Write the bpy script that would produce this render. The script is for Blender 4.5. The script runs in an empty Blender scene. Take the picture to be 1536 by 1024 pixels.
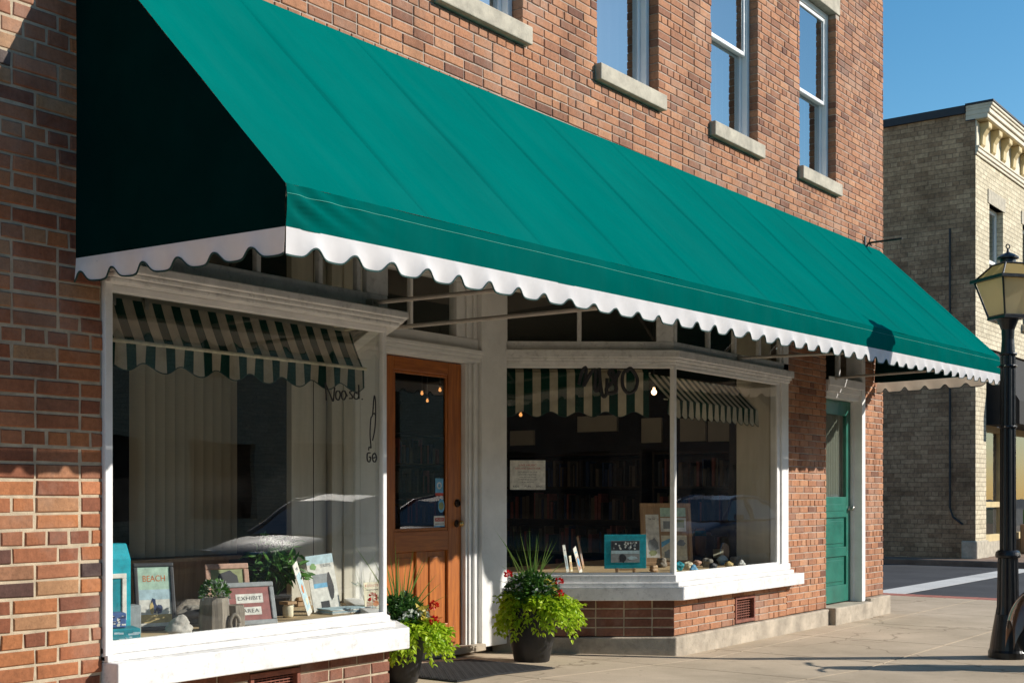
import bpy, math, random
from math import sin, cos, pi, radians, atan, atan2, sqrt
from mathutils import Vector, Matrix
random.seed(7)
SC = bpy.context.scene
COL = SC.collection

# ------------------------------------------------------------------ camera model
FPX = 1900.0; CAMH = 1.22; CAMY = -5.2; HOR = 742.0
AZ = atan(1412.0/FPX); CA, SA = cos(AZ), sin(AZ)
def dirs(px):
    u = (px-768.0)/FPX
    return CA+u*SA, SA-u*CA
def at(px, py, Y=0.0):                       # the point of the plane y=Y seen at a pixel
    dx, dy = dirs(px); t = (Y-CAMY)/dy
    return Vector((t*dx, Y, CAMH+(HOR-py)/FPX*t))
def onz(px, py, z):                          # the point of the level z seen at a pixel
    dx, dy = dirs(px); t = (CAMH-z)*FPX/(py-HOR)
    return Vector((t*dx, CAMY+t*dy, z))
def gz(x):                                   # pavement falls gently to the right
    if x < 6.8: return 0.0
    if x < 9.4: return -0.12*(x-6.8)/2.6
    return -0.12

# ------------------------------------------------------------------ materials
MATS = {}
def newmat(name):
    m = bpy.data.materials.new(name); m.use_nodes = True
    nt = m.node_tree; nt.nodes.clear()
    out = nt.nodes.new('ShaderNodeOutputMaterial')
    MATS[name] = m
    return m, nt, out
def N(nt, typ, **kw):
    n = nt.nodes.new('ShaderNode'+typ)
    for k, v in kw.items():
        if k in n.inputs.keys(): n.inputs[k].default_value = v
        else: setattr(n, k, v)
    return n
def L(nt, a, b): nt.links.new(a, b)
def ramp(nt, stops, interp='LINEAR'):
    r = nt.nodes.new('ShaderNodeValToRGB'); cr = r.color_ramp; cr.interpolation = interp
    while len(cr.elements) < len(stops): cr.elements.new(0.5)
    for e, (p, c) in zip(cr.elements, stops):
        e.position = p; e.color = (c[0], c[1], c[2], 1)
    return r
def c4(c): return (c[0], c[1], c[2], 1)
def mat(name, col, rough=0.6, var=0.12, scale=8.0, bump=0.0, bscale=60.0, metal=0.0, col2=None, dirt=0.0, spec=0.4, stretch=None, coat=0.0):
    """paint / plastic / stone with noise mottling and fine bump"""
    m, nt, out = newmat(name)
    b = N(nt, 'BsdfPrincipled', Roughness=rough, Metallic=metal)
    b.inputs['Specular IOR Level'].default_value = spec
    b.inputs['Coat Weight'].default_value = coat
    tc = N(nt, 'TexCoord'); mp = N(nt, 'Mapping'); L(nt, tc.outputs['Object'], mp.inputs['Vector'])
    if stretch: mp.inputs['Scale'].default_value = stretch
    n1 = N(nt, 'TexNoise', Scale=scale, Detail=6.0, Roughness=0.6); L(nt, mp.outputs[0], n1.inputs['Vector'])
    c2 = col2 if col2 else tuple(x*(1-2*var) for x in col)
    lo = c2; hi = col if col2 else tuple(min(1, x*(1+var)) for x in col)
    r = ramp(nt, [(0.3, lo), (0.7, hi)]); L(nt, n1.outputs['Fac'], r.inputs[0])
    src = r.outputs[0]
    if dirt > 0:
        n3 = N(nt, 'TexNoise', Scale=scale*3.1, Detail=8.0, Roughness=0.75); L(nt, mp.outputs[0], n3.inputs['Vector'])
        r3 = ramp(nt, [(0.52, (0, 0, 0)), (0.72, (1, 1, 1))]); L(nt, n3.outputs['Fac'], r3.inputs[0])
        mu = N(nt, 'Math', operation='MULTIPLY'); mu.inputs[1].default_value = dirt; L(nt, r3.outputs[0], mu.inputs[0])
        mx = N(nt, 'MixRGB'); L(nt, mu.outputs[0], mx.inputs[0]); L(nt, src, mx.inputs[1])
        mx.inputs[2].default_value = c4(tuple(x*0.35 for x in col)); src = mx.outputs[0]
    L(nt, src, b.inputs['Base Color'])
    rr = N(nt, 'MapRange'); rr.inputs['To Min'].default_value = max(0, rough-0.1); rr.inputs['To Max'].default_value = min(1, rough+0.1)
    L(nt, n1.outputs['Fac'], rr.inputs[0]); L(nt, rr.outputs[0], b.inputs['Roughness'])
    if bump > 0:
        n2 = N(nt, 'TexNoise', Scale=bscale, Detail=5.0); L(nt, mp.outputs[0], n2.inputs['Vector'])
        bp = N(nt, 'Bump', Strength=bump, Distance=0.004); L(nt, n2.outputs['Fac'], bp.inputs['Height'])
        L(nt, bp.outputs[0], b.inputs['Normal'])
    L(nt, b.outputs[0], out.inputs[0])
    return m

def brick_mat(name, stops, speck=0.5):
    m, nt, out = newmat(name)
    g = N(nt, 'NewGeometry'); tc = N(nt, 'TexCoord')
    r = ramp(nt, stops); L(nt, g.outputs['Random Per Island'], r.inputs[0])
    n1 = N(nt, 'TexNoise', Scale=38.0, Detail=8.0, Roughness=0.7); L(nt, tc.outputs['Object'], n1.inputs['Vector'])
    mr = N(nt, 'MapRange'); mr.inputs['From Min'].default_value = .3; mr.inputs['From Max'].default_value = .7
    mr.inputs['To Min'].default_value = 1-speck*.55; mr.inputs['To Max'].default_value = 1+speck*.45
    L(nt, n1.outputs['Fac'], mr.inputs[0])
    mx = N(nt, 'MixRGB', blend_type='MULTIPLY'); mx.inputs[0].default_value = 1
    L(nt, r.outputs[0], mx.inputs[1]); L(nt, mr.outputs[0], mx.inputs[2])
    # lime bloom and soot patches over several bricks
    n2 = N(nt, 'TexNoise', Scale=1.7, Detail=7.0, Roughness=0.65); L(nt, tc.outputs['Object'], n2.inputs['Vector'])
    r2 = ramp(nt, [(0.5, (0, 0, 0)), (0.75, (.45, .45, .45))]); L(nt, n2.outputs['Fac'], r2.inputs[0])
    mx2 = N(nt, 'MixRGB'); L(nt, r2.outputs[0], mx2.inputs[0]); L(nt, mx.outputs[0], mx2.inputs[1]); mx2.inputs[2].default_value = (.42, .33, .27, 1)
    # dark pits
    v = N(nt, 'TexVoronoi', Scale=70.0); L(nt, tc.outputs['Object'], v.inputs['Vector'])
    rv = ramp(nt, [(0.05, (.35, .35, .35)), (0.16, (1, 1, 1))]); L(nt, v.outputs['Distance'], rv.inputs[0])
    mx3 = N(nt, 'MixRGB', blend_type='MULTIPLY'); mx3.inputs[0].default_value = .8
    L(nt, mx2.outputs[0], mx3.inputs[1]); L(nt, rv.outputs[0], mx3.inputs[2])
    mpv = N(nt, 'Mapping'); mpv.inputs['Scale'].default_value = (3.2, 3.2, .35); L(nt, tc.outputs['Object'], mpv.inputs['Vector'])
    nv = N(nt, 'TexNoise', Scale=1.0, Detail=8.0, Roughness=.7); L(nt, mpv.outputs[0], nv.inputs['Vector'])
    rvv = ramp(nt, [(.35, (.70, .69, .68)), (.55, (1, 1, 1)), (.75, (1.12, 1.1, 1.07))]); L(nt, nv.outputs['Fac'], rvv.inputs[0])
    mx4 = N(nt, 'MixRGB', blend_type='MULTIPLY'); mx4.inputs[0].default_value = .85; L(nt, mx3.outputs[0], mx4.inputs[1]); L(nt, rvv.outputs[0], mx4.inputs[2]); mx3 = mx4
    b = N(nt, 'BsdfPrincipled', Roughness=0.85); b.inputs['Specular IOR Level'].default_value = .25
    L(nt, mx3.outputs[0], b.inputs['Base Color'])
    n3 = N(nt, 'TexNoise', Scale=90.0, Detail=6.0, Roughness=.7); L(nt, tc.outputs['Object'], n3.inputs['Vector'])
    bp = N(nt, 'Bump', Strength=.7, Distance=.004); L(nt, n3.outputs['Fac'], bp.inputs['Height']); L(nt, bp.outputs[0], b.inputs['Normal'])
    L(nt, b.outputs[0], out.inputs[0])
    return m

def wall_brick_tex(name, c_lo, c_hi, mortar, w=.2, h=.07, soot=0.0, axes='XZ'):
    """procedural brickwork for walls far away"""
    m, nt, out = newmat(name)
    tc = N(nt, 'TexCoord'); sp = N(nt, 'SeparateXYZ'); cb = N(nt, 'CombineXYZ')
    L(nt, tc.outputs['Object'], sp.inputs[0])
    L(nt, sp.outputs[axes[0]], cb.inputs[0]); L(nt, sp.outputs[axes[1]], cb.inputs[1])
    bt = N(nt, 'TexBrick', Scale=1.0); bt.inputs['Mortar Size'].default_value = .007; bt.inputs['Mortar Smooth'].default_value = .3
    bt.inputs['Brick Width'].default_value = w; bt.inputs['Row Height'].default_value = h; bt.inputs['Bias'].default_value = 0
    bt.inputs['Color1'].default_value = c4(c_lo); bt.inputs['Color2'].default_value = c4(c_hi); bt.inputs['Mortar'].default_value = c4(mortar)
    bt.squash = .5; bt.squash_frequency = 6
    L(nt, cb.outputs[0], bt.inputs['Vector'])
    n = N(nt, 'TexNoise', Scale=1.1, Detail=9.0, Roughness=.75); L(nt, tc.outputs['Object'], n.inputs['Vector'])
    r = ramp(nt, [(.38, (1, 1, 1)), (.68, (1-soot, 1-soot, 1-soot))]); L(nt, n.outputs['Fac'], r.inputs[0])
    mx = N(nt, 'MixRGB', blend_type='MULTIPLY'); mx.inputs[0].default_value = 1; L(nt, bt.outputs['Color'], mx.inputs[1]); L(nt, r.outputs[0], mx.inputs[2])
    n2 = N(nt, 'TexNoise', Scale=14.0, Detail=6.0, Roughness=.7); L(nt, tc.outputs['Object'], n2.inputs['Vector'])
    r2 = ramp(nt, [(.3, (.65, .65, .65)), (.7, (1.15, 1.15, 1.15))]); L(nt, n2.outputs['Fac'], r2.inputs[0])
    mx2 = N(nt, 'MixRGB', blend_type='MULTIPLY'); mx2.inputs[0].default_value = 1; L(nt, mx.outputs[0], mx2.inputs[1]); L(nt, r2.outputs[0], mx2.inputs[2])
    b = N(nt, 'BsdfPrincipled', Roughness=.9); b.inputs['Specular IOR Level'].default_value = .2
    L(nt, mx2.outputs[0], b.inputs['Base Color'])
    bp = N(nt, 'Bump', Strength=.8, Distance=.012, invert=True); L(nt, bt.outputs['Fac'], bp.inputs['Height']); L(nt, bp.outputs[0], b.inputs['Normal'])
    L(nt, b.outputs[0], out.inputs[0])
    return m

def glass_mat(name, tint=(.93, .95, .94), ior=1.5, rough=0.0, smudge=0.0, gcol=(1, 1, 1)):
    m, nt, out = newmat(name)
    tr = N(nt, 'BsdfTransparent', Color=c4(tint)); gl = N(nt, 'BsdfGlossy', Roughness=rough)
    gl.inputs['Color'].default_value = c4(gcol)
    fr = N(nt, 'Fresnel', IOR=ior); g = N(nt, 'NewGeometry')
    s = N(nt, 'Math', operation='SUBTRACT'); s.inputs[0].default_value = 1; L(nt, g.outputs['Backfacing'], s.inputs[1])
    mu = N(nt, 'Math', operation='MULTIPLY'); L(nt, fr.outputs[0], mu.inputs[0]); L(nt, s.outputs[0], mu.inputs[1])
    # old glass: slow ripple
    tc = N(nt, 'TexCoord'); n = N(nt, 'TexNoise', Scale=2.2, Detail=1.0); L(nt, tc.outputs['Object'], n.inputs['Vector'])
    bp = N(nt, 'Bump', Strength=.25, Distance=.004); L(nt, n.outputs['Fac'], bp.inputs['Height']); L(nt, bp.outputs[0], gl.inputs['Normal'])
    mx = N(nt, 'MixShader'); L(nt, mu.outputs[0], mx.inputs[0]); L(nt, tr.outputs[0], mx.inputs[1]); L(nt, gl.outputs[0], mx.inputs[2])
    fin = mx.outputs[0]
    if smudge > 0:      # faint dust film
        d = N(nt, 'BsdfDiffuse', Color=(.7, .72, .72, 1)); n2 = N(nt, 'TexNoise', Scale=3.0, Detail=8.0, Roughness=.7); L(nt, tc.outputs['Object'], n2.inputs['Vector'])
        r = ramp(nt, [(.4, (0, 0, 0)), (.8, (smudge,)*3)]); L(nt, n2.outputs['Fac'], r.inputs[0])
        m2 = N(nt, 'MixShader'); L(nt, r.outputs[0], m2.inputs[0]); L(nt, fin, m2.inputs[1]); L(nt, d.outputs[0], m2.inputs[2]); fin = m2.outputs[0]
    L(nt, fin, out.inputs[0])
    return m

def cloth_mat(name, col, trans=.25, var=.08, scale=3.0, tcol=None, back=None, streak=0):
    m, nt, out = newmat(name)
    tc = N(nt, 'TexCoord'); n = N(nt, 'TexNoise', Scale=scale, Detail=6.0, Roughness=.6); L(nt, tc.outputs['Object'], n.inputs['Vector'])
    r = ramp(nt, [(.3, tuple(x*(1-var) for x in col)), (.7, tuple(min(1, x*(1+var)) for x in col))]); L(nt, n.outputs['Fac'], r.inputs[0])
    if streak:      # sun fading and rain dust running down the cloth
        mp = N(nt, 'Mapping'); mp.inputs['Scale'].default_value = (5.5, .5, .5); L(nt, tc.outputs['Object'], mp.inputs['Vector'])
        ns = N(nt, 'TexNoise', Scale=1.0, Detail=9.0, Roughness=.7); L(nt, mp.outputs[0], ns.inputs['Vector'])
        rs = ramp(nt, [(.42, (0, 0, 0)), (.75, (streak,)*3)]); L(nt, ns.outputs['Fac'], rs.inputs[0])
        ms = N(nt, 'MixRGB'); L(nt, rs.outputs[0], ms.inputs[0]); L(nt, r.outputs[0], ms.inputs[1]); ms.inputs[2].default_value = (.20, .34, .29, 1); r = ms
    d = N(nt, 'BsdfDiffuse', Roughness=.5); t = N(nt, 'BsdfTranslucent'); mx = N(nt, 'MixShader'); mx.inputs[0].default_value = trans
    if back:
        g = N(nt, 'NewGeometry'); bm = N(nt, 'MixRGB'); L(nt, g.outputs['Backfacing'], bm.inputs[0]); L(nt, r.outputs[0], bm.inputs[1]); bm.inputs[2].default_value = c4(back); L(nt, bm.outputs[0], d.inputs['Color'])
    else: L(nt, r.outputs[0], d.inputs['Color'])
    if tcol: t.inputs['Color'].default_value = c4(tcol)
    else: L(nt, r.outputs[0], t.inputs['Color'])
    w = N(nt, 'TexNoise', Scale=350.0, Detail=2.0); L(nt, tc.outputs['Object'], w.inputs['Vector'])
    n2 = N(nt, 'TexNoise', Scale=5.0, Detail=3.0); L(nt, tc.outputs['Object'], n2.inputs['Vector'])
    b1 = N(nt, 'Bump', Strength=.25, Distance=.02); L(nt, n2.outputs['Fac'], b1.inputs['Height'])
    b2 = N(nt, 'Bump', Strength=.3, Distance=.001); L(nt, w.outputs['Fac'], b2.inputs['Height']); L(nt, b1.outputs[0], b2.inputs['Normal'])
    L(nt, b2.outputs[0], d.inputs['Normal'])
    L(nt, d.outputs[0], mx.inputs[1]); L(nt, t.outputs[0], mx.inputs[2]); L(nt, mx.outputs[0], out.inputs[0])
    return m

def stripe_mat(name, ca, cb, period, duty=.5, axis='X', off=0.0):
    m, nt, out = newmat(name)
    tc = N(nt, 'TexCoord'); sp = N(nt, 'SeparateXYZ'); L(nt, tc.outputs['Object'], sp.inputs[0])
    a = N(nt, 'Math', operation='MULTIPLY_ADD'); a.inputs[1].default_value = 1/period; a.inputs[2].default_value = off; L(nt, sp.outputs[axis], a.inputs[0])
    f = N(nt, 'Math', operation='FRACT'); L(nt, a.outputs[0], f.inputs[0])
    g = N(nt, 'Math', operation='GREATER_THAN'); g.inputs[1].default_value = duty; L(nt, f.outputs[0], g.inputs[0])
    mx = N(nt, 'MixRGB'); L(nt, g.outputs[0], mx.inputs[0]); mx.inputs[1].default_value = c4(ca); mx.inputs[2].default_value = c4(cb)
    n = N(nt, 'TexNoise', Scale=9.0, Detail=6.0); L(nt, tc.outputs['Object'], n.inputs['Vector'])
    r = ramp(nt, [(.3, (.75,)*3), (.7, (1.1,)*3)]); L(nt, n.outputs['Fac'], r.inputs[0])
    mu = N(nt, 'MixRGB', blend_type='MULTIPLY'); mu.inputs[0].default_value = 1; L(nt, mx.outputs[0], mu.inputs[1]); L(nt, r.outputs[0], mu.inputs[2])
    d = N(nt, 'BsdfDiffuse'); t = N(nt, 'BsdfTranslucent'); ms = N(nt, 'MixShader'); ms.inputs[0].default_value = .2
    L(nt, mu.outputs[0], d.inputs[0]); L(nt, mu.outputs[0], t.inputs[0]); L(nt, d.outputs[0], ms.inputs[1]); L(nt, t.outputs[0], ms.inputs[2])
    L(nt, ms.outputs[0], out.inputs[0])
    return m

def wood_mat(name, lo, hi, axis_scale=(14, 14, 1.2), rough=.4, coat=.3):
    m, nt, out = newmat(name)
    tc = N(nt, 'TexCoord'); mp = N(nt, 'Mapping'); mp.inputs['Scale'].default_value = axis_scale; L(nt, tc.outputs['Object'], mp.inputs['Vector'])
    n = N(nt, 'TexNoise', Scale=2.6, Detail=8.0, Roughness=.65, Distortion=.6); L(nt, mp.outputs[0], n.inputs['Vector'])
    r = ramp(nt, [(.25, lo), (.5, tuple((a+b)/2 for a, b in zip(lo, hi))), (.72, hi)]); L(nt, n.outputs['Fac'], r.inputs[0])
    b = N(nt, 'BsdfPrincipled', Roughness=rough); b.inputs['Coat Weight'].default_value = coat; b.inputs['Coat Roughness'].default_value = .3
    L(nt, r.outputs[0], b.inputs['Base Color'])
    bp = N(nt, 'Bump', Strength=.15, Distance=.002); L(nt, n.outputs['Fac'], bp.inputs['Height']); L(nt, bp.outputs[0], b.inputs['Normal'])
    L(nt, b.outputs[0], out.inputs[0])
    return m

def leaf_mat(name, a, b_, trans=.35, rough=.45):
    m, nt, out = newmat(name)
    g = N(nt, 'NewGeometry'); r = ramp(nt, [(0, a), (1, b_)]); L(nt, g.outputs['Random Per Island'], r.inputs[0])
    p = N(nt, 'BsdfPrincipled', Roughness=rough); t = N(nt, 'BsdfTranslucent'); mx = N(nt, 'MixShader'); mx.inputs[0].default_value = trans
    p.inputs['Specular IOR Level'].default_value = .35
    L(nt, r.outputs[0], p.inputs['Base Color']); L(nt, r.outputs[0], t.inputs['Color'])
    L(nt, p.outputs[0], mx.inputs[1]); L(nt, t.outputs[0], mx.inputs[2]); L(nt, mx.outputs[0], out.inputs[0])
    return m

def emit_mat(name, col, s):
    m, nt, out = newmat(name)
    e = N(nt, 'Emission', Color=c4(col), Strength=s); L(nt, e.outputs[0], out.inputs[0]); return m

M = MATS
BRICK_STOPS = [(0, (.035, .030, .033)), (.035, (.045, .036, .038)), (.05, (.18, .072, .045)), (.22, (.27, .095, .048)), (.40, (.42, .165, .066)),
               (.55, (.30, .115, .058)), (.68, (.44, .175, .082)), (.82, (.25, .11, .065)), (.93, (.42, .24, .12)), (1, (.34, .15, .08))]
brick_mat('red_brick', BRICK_STOPS)
brick_mat('pale_red_brick', [(0, (.19, .085, .055)), (.08, (.28, .125, .072)), (.3, (.40, .18, .095)), (.5, (.45, .21, .11)), (.7, (.37, .165, .088)), (.87, (.50, .25, .135)), (.95, (.27, .125, .078)), (1, (.42, .21, .12))])
brick_mat('brown_brick', [(0, (.09, .045, .035)), (.2, (.17, .07, .045)), (.5, (.24, .10, .062)), (.8, (.19, .08, .055)), (1, (.28, .13, .085))])
mat('mortar', (.50, .41, .29), .95, .15, 14, .8, 200, dirt=.25)
mat('mortar_pale', (.46, .38, .31), .95, .15, 14, .8, 200, dirt=.3)
mat('white_paint', (.80, .79, .77), .5, .05, 5, .25, 30, dirt=.12)
mat('white_paint_worn', (.77, .76, .74), .55, .10, 7, .35, 40, dirt=.6)
mat('window_vinyl', (.80, .80, .79), .35, .03, 4)
mat('inner_board', (.50, .46, .38), .7, .08, 4, .2, 20, stretch=(3, 3, .4))
mat('cream_board', (.60, .56, .46), .7, .06, 4)
mat('limestone', (.48, .43, .34), .9, .16, 9, .7, 90, dirt=.35)
mat('concrete_base', (.45, .385, .30), .92, .2, 5, .9, 60, dirt=.5)
mat('iron_black', (.012, .013, .015), .32, .2, 20, .3, 120, metal=0.3, spec=.6)
mat('bracket_iron', (.03, .025, .022), .6, .3, 30, .4, 90)
mat('bar_paint', (.42, .38, .33), .5, .1, 12)
mat('pot_resin', (.022, .022, .024), .5, .2, 14, .3, 150)
mat('soil', (.05, .035, .025), .95, .3, 40, 1, 80)
mat('rubber', (.025, .025, .026), .8, .3, 30, .6, 120)
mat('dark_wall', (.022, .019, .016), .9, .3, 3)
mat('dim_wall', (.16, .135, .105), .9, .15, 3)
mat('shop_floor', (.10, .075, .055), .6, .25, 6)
mat('dark_wood', (.035, .022, .015), .6, .3, 8, stretch=(1, 1, 6))
mat('charcoal_metal', (.035, .036, .038), .55, .2, 8)
mat('brass', (.55, .38, .15), .28, .15, 30, metal=1.0)
mat('dark_bronze', (.06, .045, .035), .35, .2, 30, metal=.9)
mat('nickel', (.5, .48, .44), .3, .1, 30, metal=1.0)
mat('green_paint', (.012, .15, .105), .38, .15, 6, .25, 40, dirt=.15, coat=.2)
mat('rust_vent', (.24, .085, .055), .8, .2, 18, .5, 80)
mat('tar', (.03, .028, .026), .9)
mat('slate_coping', (.03, .035, .045), .6)
mat('cornice_paint', (.68, .61, .47), .7, .1, 3, .2, 20)
mat('ochre_paint_and_shade', (.60, .47, .24), .7, .1, 3)  # trim colour, also the shadow tone of the far cornice soffit
mat('pavers_brown', (.24, .16, .115), .95, .2, 3, .5, 60)
mat('thread', (.05, .34, .27), .8)
mat('piping', (.012, .05, .045), .8)
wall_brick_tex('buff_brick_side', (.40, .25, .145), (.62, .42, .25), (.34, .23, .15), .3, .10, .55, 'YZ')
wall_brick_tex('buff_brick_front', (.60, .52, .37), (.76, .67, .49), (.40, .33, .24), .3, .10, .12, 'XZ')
wall_brick_tex('plain_brick', (.2, .09, .06), (.32, .14, .09), (.32, .27, .22), .22, .075, .3, 'XZ')
wall_brick_tex('plain_brick_side', (.2, .09, .06), (.32, .14, .09), (.32, .27, .22), .22, .075, .3, 'YZ')
glass_mat('shop_glass', (.975, .985, .98), 1.72, 0, .006)
glass_mat('upper_glass', (.6, .65, .7), 6.5, 0, .0, (.86, .96, 1))  # sky blue put into the gloss colour to deepen reflections
glass_mat('plain_glass', (.8, .84, .84), 1.5)
cloth_mat('green_canvas', (.0, .172, .146), .02, .05, 1.2, back=(.006, .030, .024), streak=.02)  # back colour darkens the underside, deepening its shade
cloth_mat('green_band', (.0, .135, .115), .02, .06, 3, back=(.006, .030, .024), streak=.02)  # inner face darkened in colour like the canopy underside
cloth_mat('green_canvas_shaded', (.0012, .019, .0175), .02, .15, 3)  # awning end cloth: same canvas with its shade put into the green
cloth_mat('white_canvas', (.86, .84, .83), .16, .05, 9, tcol=(.80, .62, .45))
cloth_mat('blind_cloth', (.62, .57, .46), .25, .06, 2)
cloth_mat('lamp_glass', (.78, .66, .42), .45, .08, 3)
cloth_mat('lamp_roof_glass', (.62, .46, .20), .35, .1, 3)
wood_mat('door_wood', (.23, .055, .008), (.55, .175, .026))
wood_mat('door_wood_side', (.23, .055, .008), (.53, .165, .024), (1.2, 14, 14))
wood_mat('tan_wood', (.24, .14, .07), (.46, .29, .15), rough=.6, coat=0)
wood_mat('plywood', (.32, .22, .12), (.60, .44, .24), (1.2, 14, 14), .7, 0)
wood_mat('grey_log', (.10, .085, .07), (.36, .31, .25), (18, 18, 2), .9, 0)
leaf_mat('lime_leaf', (.26, .44, .012), (.55, .70, .05), .42)
leaf_mat('deep_leaf', (.015, .055, .012), (.06, .16, .03), .25)
leaf_mat('mid_leaf', (.04, .13, .02), (.12, .28, .05), .3)
leaf_mat('spike_leaf', (.12, .28, .05), (.34, .50, .12), .35)
leaf_mat('silver_leaf', (.40, .46, .40), (.62, .66, .58), .2)
leaf_mat('yellow_leaf', (.45, .38, .05), (.60, .48, .10), .3)
leaf_mat('red_petal', (.50, .005, .012), (.75, .015, .02), .3)
leaf_mat('orange_petal', (.65, .10, .02), (.75, .2, .03), .3)
emit_mat('bulb_glow', (1, .66, .34), 5)
emit_mat('small_glow', (1, .42, .12), .9)

# sidewalk concrete, asphalt
def ground_mat(name, lo, hi, fine, crackw=.0, rough=.9, stain=(.5, .5, .5)):
    m, nt, out = newmat(name)
    tc = N(nt, 'TexCoord')
    n = N(nt, 'TexNoise', Scale=.9, Detail=9.0, Roughness=.65); L(nt, tc.outputs['Object'], n.inputs['Vector'])
    r = ramp(nt, [(.3, lo), (.7, hi)]); L(nt, n.outputs['Fac'], r.inputs[0])
    n2 = N(nt, 'TexNoise', Scale=fine, Detail=4.0, Roughness=.8); L(nt, tc.outputs['Object'], n2.inputs['Vector'])
    r2 = ramp(nt, [(.25, (.72,)*3), (.75, (1.2,)*3)]); L(nt, n2.outputs['Fac'], r2.inputs[0])
    mu = N(nt, 'MixRGB', blend_type='MULTIPLY'); mu.inputs[0].default_value = 1; L(nt, r.outputs[0], mu.inputs[1]); L(nt, r2.outputs[0], mu.inputs[2])
    v = N(nt, 'TexNoise', Scale=3.1, Detail=10.0, Roughness=.8); L(nt, tc.outputs['Object'], v.inputs['Vector'])
    r3 = ramp(nt, [(.58, (1, 1, 1)), (.72, stain)]); L(nt, v.outputs['Fac'], r3.inputs[0])
    mu2 = N(nt, 'MixRGB', blend_type='MULTIPLY'); mu2.inputs[0].default_value = .8; L(nt, mu.outputs[0], mu2.inputs[1]); L(nt, r3.outputs[0], mu2.inputs[2])
    if crackw:
        nd = N(nt, 'TexNoise', Scale=1.7, Detail=6.0); L(nt, tc.outputs['Object'], nd.inputs['Vector'])
        ad = N(nt, 'MixRGB', blend_type='ADD'); ad.inputs[0].default_value = .9; L(nt, tc.outputs['Object'], ad.inputs[1]); L(nt, nd.outputs['Color'], ad.inputs[2])
        vc = N(nt, 'TexVoronoi', Scale=.27, feature='DISTANCE_TO_EDGE'); L(nt, ad.outputs[0], vc.inputs['Vector'])
        rc = ramp(nt, [(0, (.40, .37, .33)), (crackw, (1, 1, 1))]); L(nt, vc.outputs['Distance'], rc.inputs[0])
        vg = N(nt, 'TexVoronoi', Scale=4.5); L(nt, tc.outputs['Object'], vg.inputs['Vector'])
        rg = ramp(nt, [(.045, (.42, .40, .38)), (.07, (1, 1, 1))]); L(nt, vg.outputs['Distance'], rg.inputs[0])
        m5 = N(nt, 'MixRGB', blend_type='MULTIPLY'); m5.inputs[0].default_value = .8; L(nt, mu2.outputs[0], m5.inputs[1]); L(nt, rc.outputs[0], m5.inputs[2])
        m6 = N(nt, 'MixRGB', blend_type='MULTIPLY'); m6.inputs[0].default_value = .75; L(nt, m5.outputs[0], m6.inputs[1]); L(nt, rg.outputs[0], m6.inputs[2]); mu2 = m6
    b = N(nt, 'BsdfPrincipled', Roughness=rough); b.inputs['Specular IOR Level'].default_value = .25; L(nt, mu2.outputs[0], b.inputs['Base Color'])
    bp = N(nt, 'Bump', Strength=.5, Distance=.003); L(nt, n2.outputs['Fac'], bp.inputs['Height']); L(nt, bp.outputs[0], b.inputs['Normal'])
    L(nt, b.outputs[0], out.inputs[0]); return m
ground_mat('pavement_concrete', (.38, .305, .215), (.60, .485, .355), 160, crackw=.0035)
ground_mat('asphalt', (.042, .044, .05), (.075, .076, .082), 120)
ground_mat('road_paint', (.5, .49, .47), (.72, .71, .68), 60, stain=(.35, .35, .35))
ground_mat('red_paver', (.30, .11, .08), (.42, .17, .13), 60)
ground_mat('stone_pale', (.26, .24, .21), (.62, .58, .52), 40)
ground_mat('stone_grey', (.16, .15, .13), (.42, .39, .34), 40)

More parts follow.
